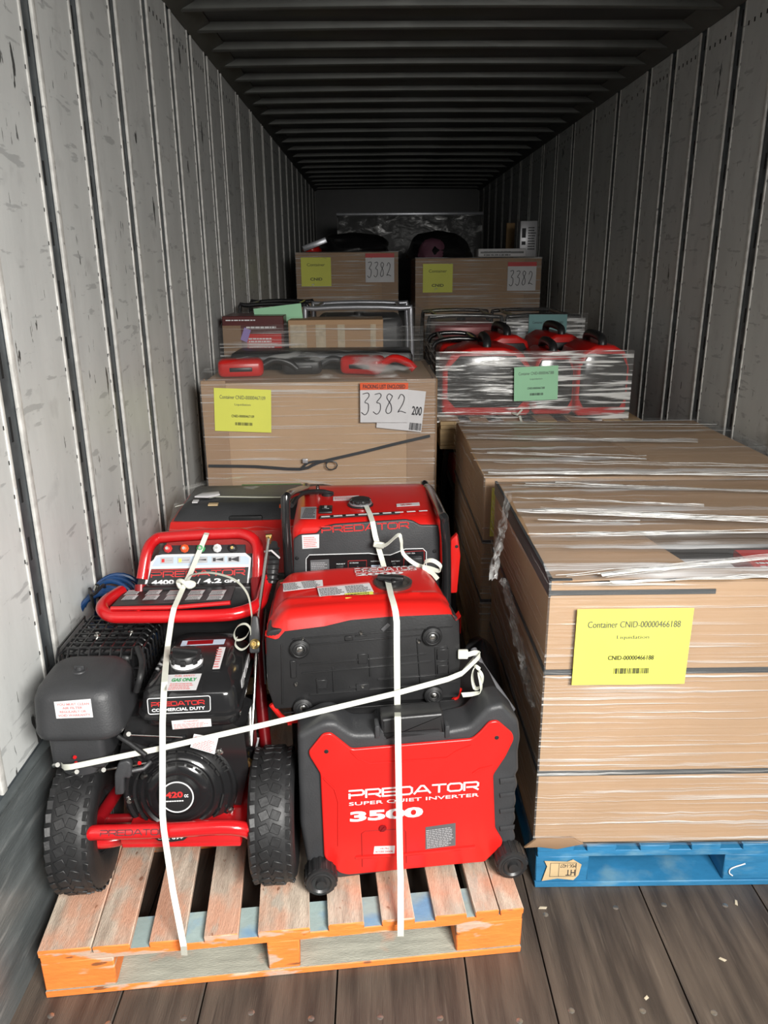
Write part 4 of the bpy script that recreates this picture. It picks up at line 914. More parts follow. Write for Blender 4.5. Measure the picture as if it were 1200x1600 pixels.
# top labels and filler cap: plane of the upward side
ztop = M20.translation.z+.268
FT = frame((M20@Vector((0, 0, 0)))+Vector((0, 0, .270)), (math.cos(a2), math.sin(a2), 0), (-math.sin(a2), math.cos(a2), 0))
patch(sh, FT, [(158, 558), (345, 536), (342, 504), (157, 516)], 390, 740, K3, m_white, label='white warning label', dashes=[(.03, .05, .44, .8, 6, 0), (.52, .05, .44, .8, 6, 0)], d=.003, items=[('#', 0, .86, 1, .14, 1, 0)])
patch(sh, FT, [(328, 588), (582, 564), (560, 520), (316, 542)], 390, 740, K3, m_white, label='white warning label', dashes=[(.03, .05, .44, .78, 6, 0), (.52, .05, .44, .78, 6, 0)], d=.006, items=[('#', 0, .87, 1, .13, 2, 0)])
patch(sh, FT, [(450, 597), (582, 583), (578, 565), (446, 575)], 390, 740, K3, m_ylw, label='yellow sticker strip', dashes=[(.05, .15, .9, .7, 2, 0)], d=.007)
c = onf(FT, 390+672*K3, 740+520*K3); L = FT@Matrix.Translation((c[0], c[1], .006))
b = MB(L); b.lathe([(.050, -.006), (.051, .003), (.046, .005), (.040, -.001), (0, -.003)], Matrix.Identity(4), 36); rg = obj('filler_recess', b, mat('dull_metal_recess', (.13, .12, .11), .35, .7), sh)
b = MB(L)
b.lathe([(.026, -.002), (.026, .010), (.023, .013), (0, .013)], Matrix.Identity(4), 24); b.box(-.042, .030, -.010, .010, .006, .020, .005, 2, L=Matrix.Rotation(-.3, 4, 'Z')); b.box(-.006, .006, -.03, .02, .006, .016, .003); obj('fuel_cap', b, m_blk, rg)
c0 = onf(FT, 390+497*K3, 740+490*K3); c1 = onf(FT, 390+780*K3, 740+455*K3)
wd = (c1[0]-c0[0]); L = M20@frame((c0[0]-.012, .346, .253), (1, 0, 0), (0, .7, -.55))
L = FT@Matrix.Translation((c0[0], c0[1], .0085))
b = MB(L); b.wide('PREDATOR', 0, .018, wd, .030, t=.22); b.text('2000', .0, -.008, .13, .017, bold=.04, d=.0009); b.text('SUPER QUIET INVERTER', 0, .0120, wd, .006, bold=.01, d=.0009); obj('lettering', b, m_wht, sh)
# left end face with letters
b = MB(M20@frame((.008, .03, .03), (0, 1, 0), (0, 0, 1))); 
Le = M20@Matrix.Translation((.0, .0, 0))@frame((.004, .30, .05), (0, -1, 0), (0, 0, 1))
b = MB(Le); b.box(.05, .25, 0, .12, 0, .004); obj('end_vent', b, m_blk2, base)

# ---- open frame generator behind
GY0 = 2.125
MG = T(-.64, GY0, .1455, math.radians(2)); FG = MG@frame((0, 0, 0), (1, 0, 0), (0, 0, 1))
G3 = thing('open_frame_generator', 'red topped generator with black tube frame standing behind the small inverter', 'generator', MG)
def q4(x, y): return onf(FG, 390+x*K3, 740+y*K3)
pn = roundpoly(poly(FG, [(205, 640), (205, 310), (235, 287), (315, 282), (345, 250), (400, 238), (730, 216), (765, 222), (800, 242), (885, 243), (892, 300), (892, 640)], 390, 740, K3), .006)
b = MB(FG); b.prism(pn, -.011, .004, 3); cp = obj('control_panel', b, m_blk2, G3)
ln = [(265, 480), (265, 398), (280, 380), (560, 372), (610, 380), (660, 380), (730, 352), (812, 350), (828, 366), (828, 480)]
b = MB(FG); b.prism(roundpoly(poly(FG, ln, 390, 740, K3), .004), .002); sub = obj('outlet_panel', b, m_gblk, cp)
b = MB(FG); b.tube([(*q4(*p), .0022) for p in ln], .0013, 6); obj('outline', b, m_wht, sub)
patch(cp, FG, [(248, 352), (326, 348), (326, 284), (245, 288)], 390, 740, K3, m_white, d=.0005, label='white instruction sticker', dashes=[(.1, .1, .8, .8, 6, 2)])
A = q4(337, 279); B_ = q4(748, 256); lettering(cp, FG@Matrix.Translation((0, 0, .0008)), [('w', 'PREDATOR', A, (B_[0], A[1]+.0215), 0, .2, math.atan2(B_[1]-A[1], B_[0]-A[0]))], m_inkr)
patch(sub, FG, [(285, 480), (375, 478), (372, 400), (285, 405)], 390, 740, K3, m_grey, d=.0022, label='grey instruction plate', dashes=[(.06, .06, .88, .85, 8, 0)], inks=[m_silver])
b = MB(FG)
for (x0, x1, y0, y1) in [(405, 440, 470, 430), (575, 625, 480, 425), (665, 685, 430, 418)]:
    p_ = q4(x0, y0); r_ = q4(x1, y1); b.box(p_[0], r_[0], p_[1], r_[1], .002, .007, .001)
obj('switch', b, m_blk, sub)
b = MB(FG); p_ = q4(570, 448); r_ = q4(612, 424); b.quad((p_[0], p_[1], .0075), (r_[0], p_[1], .0075), (r_[0], r_[1], .0075), (p_[0], r_[1], .0075)); obj('meter', b, m_pale, sub)
b = MB(FG)
for rect in ([(462, 470), (548, 470), (548, 405), (462, 408)], [(720, 470), (818, 470), (818, 360), (725, 365)]):
    pp = [(*q4(*p), .0026) for p in rect]; b.tube(pp, .0009, 6, closed=True)
obj('red_border', b, m_inkr, sub)
b = MB(FG); c = q4(503, 448); b.lathe([(.009, 0), (.009, .006), (.005, .01), (0, .01)], Matrix.Translation((c[0], c[1], .002)), 14); 
p_ = q4(745, 470); r_ = q4(808, 390); b.box(p_[0], r_[0], p_[1], r_[1], .002, .012, .002); obj('outlet', b, m_blk, sub)
b = MB(FG)
for (s_, x_, y_) in [('DC BREAKER', 470, 420), ('VOLT METER', 568, 412), ('BATTERY', 665, 412), ('RESET', 408, 425), ('120V 30A', 735, 375)]:
    c = q4(x_, y_); b.text(s_, c[0], c[1], .026, .0035, d=.0028)
obj('lettering', b, m_wht, sub)
b = MB(FG)
for p_ in ((222, 396), (866, 363)):
    c = q4(*p_); b.lathe([(0, .004), (.003, .004), (.006, .001), (.006, 0)], Matrix.Translation((c[0], c[1], 0)), 12)
obj('panel_screw', b, m_blk, cp)
# tank
zt0 = .80
def ring(x0, x1, y0, y1, z, r=.03, n=5):
    pts = []
    for cx, cy, a0 in ((x1-r, y0+r, -90), (x1-r, y1-r, 0), (x0+r, y1-r, 90), (x0+r, y0+r, 180)):
        for k in range(n+1):
            an = math.radians(a0+90*k/n); pts.append((cx+r*math.cos(an), cy+r*math.sin(an), z))
    return pts
b = MB(MG); b.loft([ring(.022, .478, .014, .44, .640), ring(.022, .478, .014, .44, .752), ring(.028, .473, .018, .43, .766), ring(.042, .462, .030, .42, .778), ring(.055, .45, .05, .40, .786), ring(.09, .42, .09, .36, .790)]); tk = obj('fuel_tank', b, m_red, G3)
FTG = frame(MG@Vector((0, 0, .7895)), (math.cos(math.radians(2)), math.sin(math.radians(2)), 0), (0, 1, 0))
patch(tk, FTG, [(238, 212), (312, 212), (314, 156), (242, 158)], 390, 740, K3, m_silver, d=.0, label='silver warning sticker', dashes=[(.05, .05, .9, .9, 8, 0)])
patch(tk, FTG, [(392, 130), (520, 126), (512, 106), (392, 112)], 390, 740, K3, m_white, d=.002, dashes=[(.05, .1, .9, .8, 4, 2)])
patch(tk, FTG, [(690, 160), (798, 154), (795, 140), (688, 147)], 390, 740, K3, m_white, d=.003, label='white gas only sticker', items=[('GAS ONLY', .2, .2, .5, .6, 1, .02)])
b = MB(FTG)
pa = onf(FTG, 390+330*K3, 740+212*K3); pb = onf(FTG, 390+705*K3, 740+190*K3)
b.prism([pa, (pb[0], pb[1]), (pb[0], pb[1]+.018), (pa[0], pa[1]+.02)], .0035); o = obj('logo_strip', b, m_blk, tk)
b = MB(FTG@Matrix.Translation((pa[0], pa[1], .0036))@Matrix.Rotation(math.atan2(pb[1]-pa[1], pb[0]-pa[0]), 4, 'Z')); 
for i in range(9): b.box(.004+i*.037, .030+i*.037, .004, .012, 0, .0006)
obj('printing', b, m_wht, o)
c = onf(FTG, 390+357*K3, 740+172*K3); b = MB(FTG@Matrix.Translation((c[0], c[1], 0))); b.box(-.02, .02, -.035, .035, 0, .006, .002); b.box(-.012, .012, -.012, .016, .006, .011, .003); sw = obj('engine_switch', b, m_blk, tk)
b = MB(FTG@Matrix.Translation((c[0], c[1], 0))); b.text('0', -.004, .0, .008, .012, d=.0116); b.box(-.004, .004, -.006, -.004, .011, .0116); obj('lettering', b, m_wht, sw)
c = onf(FTG, 390+520*K3, 740+150*K3); L = FTG@Matrix.Translation((c[0], c[1], .002)); b = MB(L)
b.lathe([(.040, 0), (.040, .003), (.030, .006), (.030, .018), (.026, .022), (0, .022)], Matrix.Identity(4), 24)
for k in range(10): b.box(.026, .033, -.006, .006, .006, .020, .002, L=Matrix.Rotation(k*math.pi/5, 4, 'Z'))
cp_ = obj('fuel_cap', b, m_blk, tk); b = MB(L); b.lathe([(.031, .004), (.036, .005), (.036, .009), (.031, .011)], Matrix.Identity(4), 24); obj('cap_ring', b, m_cgrey, cp_)
for pts in ([at(452, 912, 2.09), at(446, 792, 2.09), at(450, 775, 2.12), at(462, 769, 2.25), at(478, 766, 2.5), at(478, 790, 2.58)], [at(698, 910, 2.10), at(695, 820, 2.10), at(690, 803, 2.14), at(672, 766, 2.46), at(665, 764, 2.52), at(662, 785, 2.58)]):
    x_ = pts[0].x; b = MB(); b.tube([(x_, 2.09, .16)]+[tuple(p) for p in pts]+[(pts[-1].x, 2.58, .16)], .0135, 12, smooth=5); obj('frame_tube', b, m_gblk, G3)
b = MB(); b.tube([(-.66, 2.1, .16), (-.13, 2.12, .16)], .0135, 10); b.tube([(-.66, 2.58, .16), (-.13, 2.58, .16)], .0135, 10); b.box(-.65, -.14, 2.1, 2.6, .1465, .155); obj('base_tray', b, m_gblk, G3)
b = MB(MG); b.box(.04, .45, .06, .42, .02, .62, .02, 2); obj('engine_block', b, m_blk, G3)
b = MB(); b.tube([at(455, 790, 2.2), at(470, 772, 2.3), at(500, 768, 2.38), at(520, 772, 2.4)], .008, 8, smooth=5); obj('fuel_hose', b, m_rub, G3)
b = MB(); p_ = at(497, 775, 2.42); b.lathe([(.010, 0), (.010, .02), (.006, .024), (.006, .036), (0, .038)], Matrix.Translation(p_), 12); obj('breather_valve', b, m_steel, G3)
b = MB(); p_ = at(512, 775, 2.4); b.lathe([(.020, 0), (.020, .022), (0, .026)], Matrix.Translation(p_-Vector((0, 0, .01))), 14); obj('filter_cup', b, m_rub, G3)
b = MB(); L = frame(at(702, 925, 2.14), (1, .1, 0), (0, 0, 1)); b.prism(roundpoly([(0, 0), (.0, .17), (.02, .19), (.03, .12), (.022, .0)], .006), .02, .003, L=L@Matrix.Translation((0, 0, -.01))); b2 = obj('bracket', b, m_red, G3)
b = MB(); b.lathe([(0, .001), (.005, .001), (.005, 0)], L@Matrix.Translation((.017, .15, .0105)), 12); obj('bolt_hole', b, m_blk, b2)

# ================================================================== pressure washer
PW = thing('pressure_washer', 'gas pressure washer with red tube frame and black engine at left on the orange pallet', 'pressure washer', T(-.87, 1.56, .1455, math.radians(3)))
def tread_wheel(c, R_, W_, ry, inner):
    """wheel with its axle along local x"""
    L = Matrix.Translation(c)@Matrix.Rotation(ry, 4, 'Z')@Matrix.Rotation(math.pi/2, 4, 'Y')
    hw = W_/2; b = MB(L)
    b.lathe([(.075, -hw*.75), (.10, -hw*.95), (.135, -hw), (R_-.022, -hw*.97), (R_-.010, -hw*.80), (R_-.004, -hw*.4), (R_-.003, 0), (R_-.004, hw*.4), (R_-.010, hw*.80), (R_-.022, hw*.97), (.135, hw), (.10, hw*.95), (.075, hw*.75)], Matrix.Identity(4), 72)
    ty = obj('wheel', b, m_rub, PW)
    b = MB(L); n = 34
    for k in range(n):
        an = 2*math.pi*k/n
        for j, (z0, sk_, wz) in enumerate(((-.038, .12, .020), (-.0132, .38, .0225), (.0132, -.38, .0225), (.038, -.12, .020))):
            off = (.5 if j in (0, 3) else 0)*2*math.pi/n
            LL = Matrix.Rotation(an+off, 4, 'Z')@Matrix.Translation((R_-.0054-(.0058 if j in (0, 3) else 0), 0, z0*W_/.108))@Matrix.Rotation(sk_, 4, 'X')@Matrix.Rotation(.30*(-1 if j == 0 else 1 if j == 3 else .12*z0/abs(z0)), 4, 'Y')
            b.box(0, .0045, -.0108, .0108, -wz/2, wz/2, .0012, 1, L=LL)
    obj('tread_block', b, m_rub, ty)
    b = MB(L); b.lathe([(0, -.02), (.03, -.02), (.035, -hw*.5), (.074, -hw*.6), (.079, -hw*.8), (.079, -hw*.72), (.079, hw*.72), (.079, hw*.8), (.074, hw*.6), (.035, hw*.5), (.03, .02), (0, .02)], Matrix.Identity(4), 40); obj('wheel_rim', b, m_blk, ty)
    return ty
tread_wheel(Vector((-.634, 1.640, .1455+.1685)), .1685, .112, math.radians(3), 1)
tread_wheel(Vector((-1.108, 1.620, .1455+.1685)), .1685, .112, math.radians(4), 1)
b = MB(); b.tube([(-1.09, 1.625, .314), (-.66, 1.64, .314)], .012, 12); obj('axle', b, m_dred, PW)
# bumper
pB = [(-.985, 1.60, .285), (-1.045, 1.575, .290), (-1.082, 1.545, .318), (-1.083, 1.515, .352), (-1.05, 1.500, .378), (-.98, 1.497, .383), (-.86, 1.499, .384), (-.74, 1.504, .386), (-.692, 1.51, .375), (-.672, 1.53, .345), (-.668, 1.575, .325), (-.668, 1.75, .32)]
b = MB(); b.tube(pB, .0175, 14, smooth=6); bu = obj('front_bumper', b, m_redp, PW); bu['label'] = 'red tube bumper'
# letters on bumper
Lb_ = frame((-1.018, 1.4782, .3870), (1, .004, .004), (0, .5, .866))
b = MB(Lb_); b.wide('PREDATOR', 0, 0, .155, .0135, t=.15, d=.0008); obj('lettering', b, m_ink, bu)
b = MB(); b.box(-.985, -.70, 1.512, 1.80, .322, .335, .004); b.box(-.985, -.70, 1.510, 1.515, .335, .372, .002); obj('base_plate', b, m_redp, PW)
b = MB(frame((-.865, 1.509, .346), (1, 0, 0), (0, 0, 1))); b.prism([(-.03+.06*0, 0), (-.05, .018), (.05, .018), (.03, 0), (0, -.004)], .001); b.text('USE 89+', -.03, .004, .06, .009, 1, bold=.02, d=.0015); obj('badge', b, [m_blk, m_wht], PW)
# engine block and recoil housing
b = MB(); b.box(-1.00, -.745, 1.66, 1.93, .336, .60, .03, 3); b.box(-1.04, -.98, 1.70, 1.90, .40, .60, .02, 2); b.box(-1.10, -1.03, 1.66, 1.8, .45, .58, .015)
for k in range(7): b.box(-1.06, -.99, 1.69, 1.91, .42+k*.022, .426+k*.022, .001, 1)
eng = obj('engine_block', b, m_blk, PW)
RC = Vector((-.866, 1.62, .402)); LR = frame(RC, (1, .05, 0), (0, .16, 1))
b = MB(LR)
b.lathe([(.142, -.04), (.142, -.012), (.139, -.002), (.133, .002), (.126, -.002), (.120, .004), (.112, .010), (.106, .006), (.098, .016), (.090, .020), (.084, .015), (.074, .023), (.060, .027), (.052, .024), (.045, .030), (0, .031)], Matrix.Identity(4), 64)
rc = obj('recoil_cover', b, m_gblk, eng)
b = MB(LR)
for (rr, zz, a0, a1, n_) in [(.128, .0015, 20, 160, 26), (.108, .0095, 20, 160, 12), (.079, .020, 25, 155, 8)]:
    for k in range(n_):
        an = math.radians(a0+(a1-a0)*(k+.5)/n_); sw_ = (a1-a0)/n_*.75*math.pi/180*rr
        if rr > .12: b.box(-.007, .007, -.0018, .0018, zz-.002, zz+.003, L=Matrix.Rotation(an, 4, 'Z')@Matrix.Translation((rr, 0, 0)))
        else: b.box(-.0022, .0022, -sw_/2, sw_/2, zz-.002, zz+.0028, L=Matrix.Rotation(an, 4, 'Z')@Matrix.Translation((rr, 0, 0)))
for k in range(7):
    an = math.radians(195+k*25); b.box(-.0022, .0022, -.018, .018, .006, .0125, L=Matrix.Rotation(an, 4, 'Z')@Matrix.Translation((.108, 0, 0)))
obj('vent_slot', b, m_slot, rc)
b = MB(LR); b.lathe([(.040, .031), (.040, .0335), (.0375, .034), (0, .034)], Matrix.Identity(4), 40); bg = obj('badge', b, m_blk, rc)
b = MB(LR); b.lathe([(.0375, .034), (.0395, .0355), (.041, .034), (.040, .031)], Matrix.Identity(4), 40); b.text('420', -.027, -.001, .042, .016, 1, bold=.04, d=.0346); b.text('cc', .018, -.001, .010, .008, 0, bold=.02, d=.0346); b.dash(-.027, -.011, .054, .006, 1, 0, d=.0346); obj('lettering', b, [m_wht, m_inkr], bg)
b = MB(LR)
for (x_, y_) in [(-.112, .10), (.104, .098), (.122, -.06), (-.125, -.02)]:
    b.lathe([(0, .012), (.0045, .012), (.0045, .006), (.009, .005), (.009, -.002)], Matrix.Translation((x_, y_, -.004)), 12)
obj('cover_bolt', b, m_steel, rc)
# fan housing shoulder
b = MB(); b.loft([[(x0, y, z) for x0, y, z in r_] for r_ in [
    [(-1.0, 1.64, .34), (-.72, 1.64, .34), (-.695, 1.64, .45), (-.70, 1.64, .56), (-.76, 1.64, .602), (-.98, 1.64, .602), (-1.01, 1.64, .5)],
    [(-1.0, 1.76, .34), (-.72, 1.76, .34), (-.69, 1.76, .45), (-.695, 1.76, .57), (-.76, 1.76, .61), (-.98, 1.76, .61), (-1.01, 1.76, .5)]]]); obj('fan_housing', b, m_gblk, eng)
# pull handle
Lh = frame(at(182, 1236, 1.58), (1, .1, 0), (0, .1, 1))
b = MB(Lh); b.prism(roundpoly([(0, .0), (.004, .055), (.016, .085), (.036, .090), (.046, .082), (.044, .05), (.038, .040), (.026, .045), (.022, .0)], .006), .020, .005, 3); hd = obj('pull_handle', b, m_blk2, PW)
b = MB(Lh); b.tube([(.036, .056, .01), (.07, .058, .005), (.085, .066, -.01)], .006, 8); obj('handle_neck', b, m_blk2, hd)
b = MB(); b.tube([at(228, 1212, 1.60), at(222, 1214, 1.59)], .006, 8); b.tube([at(150, 1205, 1.60), at(230, 1192, 1.61)], .0025, 6); obj('starter_screw', b, m_steel, PW)
# fuel tank
MT = T(-.945, 1.600, 0, math.radians(1))
def rr_(x0, x1, y0, y1, z, r, dz=0): return [(p[0], p[1], p[2]+dz*(p[1]-y0)/(y1-y0)) for p in ring(x0, x1, y0, y1, z, r, 4)]
b = MB(MT); b.loft([rr_(.03, .225, .03, .27, .585, .02), rr_(.016, .236, .012, .285, .591, .03), rr_(.012, .240, .004, .29, .600, .03), rr_(.012, .240, .002, .29, .619, .03), rr_(.0, .246, -.008, .295, .622, .035), rr_(.0, .246, -.008, .295, .628, .035),
    rr_(.008, .240, .000, .29, .632, .03), rr_(.014, .236, .004, .288, .676, .03), rr_(.022, .230, .012, .282, .688, .03), rr_(.038, .218, .035, .275, .695, .03, .002), rr_(.045, .212, .05, .27, .703, .03, .004), rr_(.055, .203, .065, .262, .709, .03, .006), rr_(.08, .18, .1, .24, .711, .03, .007)])
ft = obj('fuel_tank', b, m_gblk, PW)
FTk = MT@frame((0, -.0005, 0), (1, 0, 0), (0, 0, 1)); K1 = 1/3.
b = MB(); FP = frame(MT@Vector((0, -.0005, .632)), (math.cos(.0175), math.sin(.0175), 0), (0, .10, 1))
o = patch(ft, FP, [(578, 945), (868, 930), (866, 858), (572, 872)], 40, 800, K1, m_blk, name='name_plate', d=.003, items=[('~PREDATOR', .06, .46, .86, .30, 1, .24), ('COMMERCIAL DUTY', .06, .14, .86, .20, 0, .03)], inks=[m_wht, m_inkr])
pp = [onf(FP, 40+a*K1, 800+c_*K1) for a, c_ in [(578, 945), (868, 930), (866, 858), (572, 872)]]
b = MB(FP); rp_ = roundpoly(pp, .006); b.tube([(p[0], p[1], .004) for p in rp_], .0011, 6, closed=True); obj('plate_border', b, m_wht, o)
FP2 = frame(MT@Vector((0, .0015, 0)), (math.cos(.0175), math.sin(.0175), 0), (0, 0, 1))
patch(ft, FP2, [(690, 1018), (872, 1003), (868, 962), (684, 978)], 40, 800, K1, m_white, d=.0005, label='white warning sticker', items=[('WARNING', .3, .7, .4, .2, 2, .02)], dashes=[(.05, .05, .9, .6, 4, 2)])
FU = frame(MT@Vector((0, .05, .7105)), (1, .0175, 0), (0, 1, .025))
patch(ft, FU, [(660, 842), (800, 838), (826, 762), (664, 768)], 40, 800, K1, m_white, d=.002, label='white gas only sticker', items=[('GAS ONLY', .04, .52, .86, .22, 3, .05), ('FUEL SAFETY', .1, .82, .7, .12, 2, .02)], dashes=[(.04, .04, .9, .42, 4, 2)], inks=[m_ink, m_inkr, m_inkp, m_inkg])
patch(ft, FU, [(876, 740), (910, 738), (938, 638), (908, 637)], 40, 800, K1, m_white, d=.002, dashes=[(.1, .05, .8, .9, 8, 2)])
patch(ft, FU, [(726, 632), (930, 622), (938, 600), (736, 608)], 40, 800, K1, m_pale, d=.002, items=[('#', .14, .1, .6, .8, 0, 0)], inks=[m_dred])
c = onf(FU, 40+755*K1, 800+700*K1); L = FU@Matrix.Translation((c[0], c[1], .0))
b = MB(L); b.lathe([(.040, -.002), (.040, .008), (.036, .010)], Matrix.Identity(4), 30); obj('cap_ring', b, m_wht, ft)
b = MB(L); b.lathe([(.037, .004), (.037, .020), (.033, .026), (0, .027)], Matrix.Identity(4), 30)
for k in range(8): b.box(.030, .041, -.007, .007, .006, .022, .003, L=Matrix.Rotation(k*math.pi/4, 4, 'Z'))
b.box(-.034, .034, -.007, .007, .024, .036, .004, L=Matrix.Rotation(-.2, 4, 'Z')); obj('fuel_cap', b, m_blk, ft)
for i, (dy, zt_) in enumerate(((.09, .66), (.14, .66), (.19, .66))):
    b = MB(MT@frame((.2385, dy, .645), (0, 1, 0), (0, 0, 1))); b.box(0, .04, 0, .022, 0, .001); b.dash(.004, .003, .03, .016, 3, 1, d=.0015); obj('side_sticker', b, [m_white, m_grey], ft)
# air filter
MF = T(-1.172, 1.535, 0, math.radians(1))
b = MB(MF); b.loft([rr_(.010, .196, .012, .19, .598, .04), rr_(.003, .203, .004, .197, .604, .045), rr_(.0, .206, .0, .2, .618, .045), rr_(.002, .205, .002, .2, .625, .045), rr_(.006, .200, .006, .195, .70, .045), rr_(.012, .194, .014, .19, .716, .045), rr_(.022, .184, .026, .18, .726, .042, .002), rr_(.04, .17, .045, .16, .730, .035, .004)])
af = obj('air_filter_box', b, m_blk2, PW)
FF = frame(MF@Vector((0, .0, 0)), (1, .0175, 0), (0, .065, 1))
patch(af, frame(MF@Vector((0, .0005, .64)), (1, .0175, 0), (0, .065, 1)), [(146, 966), (318, 960), (306, 874), (134, 888)], 40, 800, K1, m_white, d=.0015, label='white sticker with red warning', items=[('YOU MUST CLEAN', .06, .76, .88, .14, 2, .03), ('AIR FILTER', .2, .54, .55, .14, 2, .03), ('REGULARLY OR', .12, .32, .72, .14, 2, .03), ('VOID WARRANTY', .06, .10, .88, .14, 2, .03)], inks=[m_ink, m_inkr, m_inkp])
b = MB(MF@Matrix.Translation((.095, .10, .731))); b.lathe([(.018, 0), (.016, .003), (.008, .004), (.007, .012), (0, .014)], Matrix.Identity(4), 16); b.box(-.012, .012, -.003, .003, .004, .014, .001); obj('wing_nut', b, m_blk2, af)
b = MB(); b.box(-1.15, -1.02, 1.57, 1.70, .50, .60, .015, 3); b.lathe([(.058, 0), (.058, .02), (.05, .024), (0, .024)], frame((-1.085, 1.60, .50), (1, 0, 0), (0, 0, -1)).normalized() if False else Matrix.Translation((-1.085, 1.62, .492)), 28); cb = obj('carburettor', b, m_blk2, PW)
for (x_, y_) in ((85, 1196), (115, 1207), (157, 1204), (196, 1148)): b = MB(); b.tube([at(x_, y_, 1.56), at(x_+5, y_-1, 1.545)], .0055, 10); obj('hex_bolt', b, m_steel, cb)
b = MB()
for (x_, y_) in ((117, 1183), (119, 1192), (218, 1192)): b.lathe([(0, .004), (.004, .003), (.005, 0)], Matrix.Translation(at(x_, y_, 1.56))@Matrix.Rotation(math.pi/2, 4, 'X'), 10)
obj('red_cap', b, m_redp, cb)
b = MB(); b.tube([at(185, 1150, 1.58), at(205, 1163, 1.57), at(228, 1180, 1.56)], .006, 10); obj('fuel_line', b, m_rub, PW); b = MB(); b.tube([at(215, 1012, 1.72), at(222, 1035, 1.68), at(219, 1058, 1.64), at(213, 1080, 1.64)], .008, 10, smooth=5); obj('fuel_line', b, m_rub, PW); b = MB(); b.tube([at(200, 1160, 1.62), at(240, 1170, 1.63), at(290, 1150, 1.64)], .005, 8, smooth=4); obj('fuel_line', b, m_rub, PW)
b = MB(); b.tube([at(196, 1148, 1.6), at(285, 1152, 1.61)], .0018, 6); obj('throttle_rod', b, m_steel, PW)
# warning tag under the tank
o = patch(PW, frame((-.8, 1.588, .5), (1, 0, 0), (0, .25, 1)), [(772, 1102), (886, 1135), (904, 1058), (790, 1040)], 40, 800, K1, m_white, name='warning_tag', d=.0, dashes=[(.08, .08, .84, .84, 7, 2)])
# muffler with guard
b = MB(); b.box(-1.175, -1.01, 1.80, 1.97, .585, .685, .02, 3); mf = obj('muffler', b, m_blk, PW)
b = MB(); X0, X1, Ya, Yb, Zt, Zb = -1.195, -.975, 1.775, 1.985, .708, .60
for i in range(9):
    x_ = X0+(X1-X0)*i/8; b.tube([(x_, Ya, Zb), (x_, Ya, Zt-.022), (x_, Ya+.022, Zt), (x_, Yb, Zt), (x_, Yb, Zb)], .0034, 6)
for j in range(8):
    y_ = Ya+.022+(Yb-Ya-.022)*j/7; b.tube([(X0-.0, y_, Zb), (X0-.0, y_, Zt-.02), (X0+.02, y_, Zt), (X1-.02, y_, Zt), (X1, y_, Zt-.02), (X1, y_, Zb)], .0034, 6)
for z_ in (.63, .66): b.tube([(X0, Ya, z_), (X1, Ya, z_), (X1, Yb, z_), (X0, Yb, z_)], .0034, 6, closed=True)
gd = obj('muffler_guard', b, m_gblk, mf)
b = MB(); b.box(X0+.012, X1-.012, Ya+.02, Yb-.01, Zt-.022, Zt-.012, .004); obj('heat_shield', b, m_gblk, mf)
for (x_, y_) in ((-1.115, 1.86), (-1.03, 1.88)):
    b = MB(); b.lathe([(0, .010), (.005, .010), (.005, .004), (.009, .003), (.009, 0)], Matrix.Translation((x_, y_, Zt+.002)), 8); obj('guard_bolt', b, m_steel, gd)
# frame rails up to the handle
b = MB(); b.tube([(-.672, 1.62, .33), (-.672, 1.78, .35), (-.690, 1.86, .50), (-.702, 1.96, .70), (-.712, 2.03, .80)], .0165, 12, smooth=6); obj('frame_rail', b, m_dred, PW); b = MB(); b.tube([(-1.07, 1.60, .33), (-1.05, 1.80, .35), (-1.05, 1.90, .5), (-1.045, 2.0, .70), (-1.045, 2.04, .78)], .0165, 12, smooth=6); fr = obj('frame_rail', b, m_dred, PW)
b = MB(); b.tube([at(375, 1108, 1.83), at(330, 1110, 1.85), at(240, 1112, 1.87)], .012, 10); b.tube([(-.68, 1.95, .55), (-1.04, 1.95, .55)], .011, 10); obj('cross_tube', b, m_dred, PW)
lo = [at(418, 903, 2.02), at(412, 925, 1.98), at(404, 944, 1.93), at(375, 957, 1.89), at(330, 962, 1.88), at(200, 964, 1.88), at(172, 962, 1.885), at(160, 951, 1.91), at(168, 938, 1.96), at(190, 924, 2.03)]
b = MB(); b.tube(lo, .0175, 14, smooth=6); l1 = obj('lower_handle', b, m_redp, PW); l1['label'] = 'lower red tube loop'
up = [at(402, 915, 2.04), at(403, 870, 2.07), at(400, 848, 2.10), at(383, 835, 2.12), at(350, 834, 2.13), at(262, 839, 2.13), at(242, 844, 2.12), at(230, 862, 2.09), at(222, 905, 2.05)]
b = MB(); b.tube(up, .0165, 14, smooth=6); l2 = obj('upper_handle', b, m_redp, PW); l2['label'] = 'upper red tube loop'
def pquad(pts, th, m, name, parent, label=None, bev=0):
    """plate through four 3-D corners ll lr ur ul, with a frame for printing"""
    P = [Vector(p) for p in pts]; L = frame(P[0], P[1]-P[0], P[3]-P[0]); Li = L.inverted(); Q = [(Li@p) for p in P]
    b = MB(L); b.prism([(q.x, q.y) for q in Q], -th, bev); o = obj(name, b, m, parent)
    if label: o['label'] = label
    return o, L
def c1(x, y, Y): return at(40+x/3, 800+y/3, Y)
o, L = pquad([c1(510, 385, 2.035), c1(1105, 365, 2.035), c1(1100, 190, 2.085), c1(550, 215, 2.085)], .018, m_blk, 'nozzle_board', PW, None, .004)
bo = o
def pl_(L, x, y): return onf(L, 40+x/3, 800+y/3)
b = MB(L); out = [pl_(L, *p) for p in [(555, 362), (575, 350), (595, 368), (1030, 358), (1045, 340), (1058, 215), (1040, 200), (1030, 192), (640, 200), (612, 205), (600, 225), (580, 240)]]
b.prism([(p[0], p[1]) for p in out], .0015); sg = obj('sign_plate', b, m_wht, bo); sg['label'] = 'pale bordered sign plate'
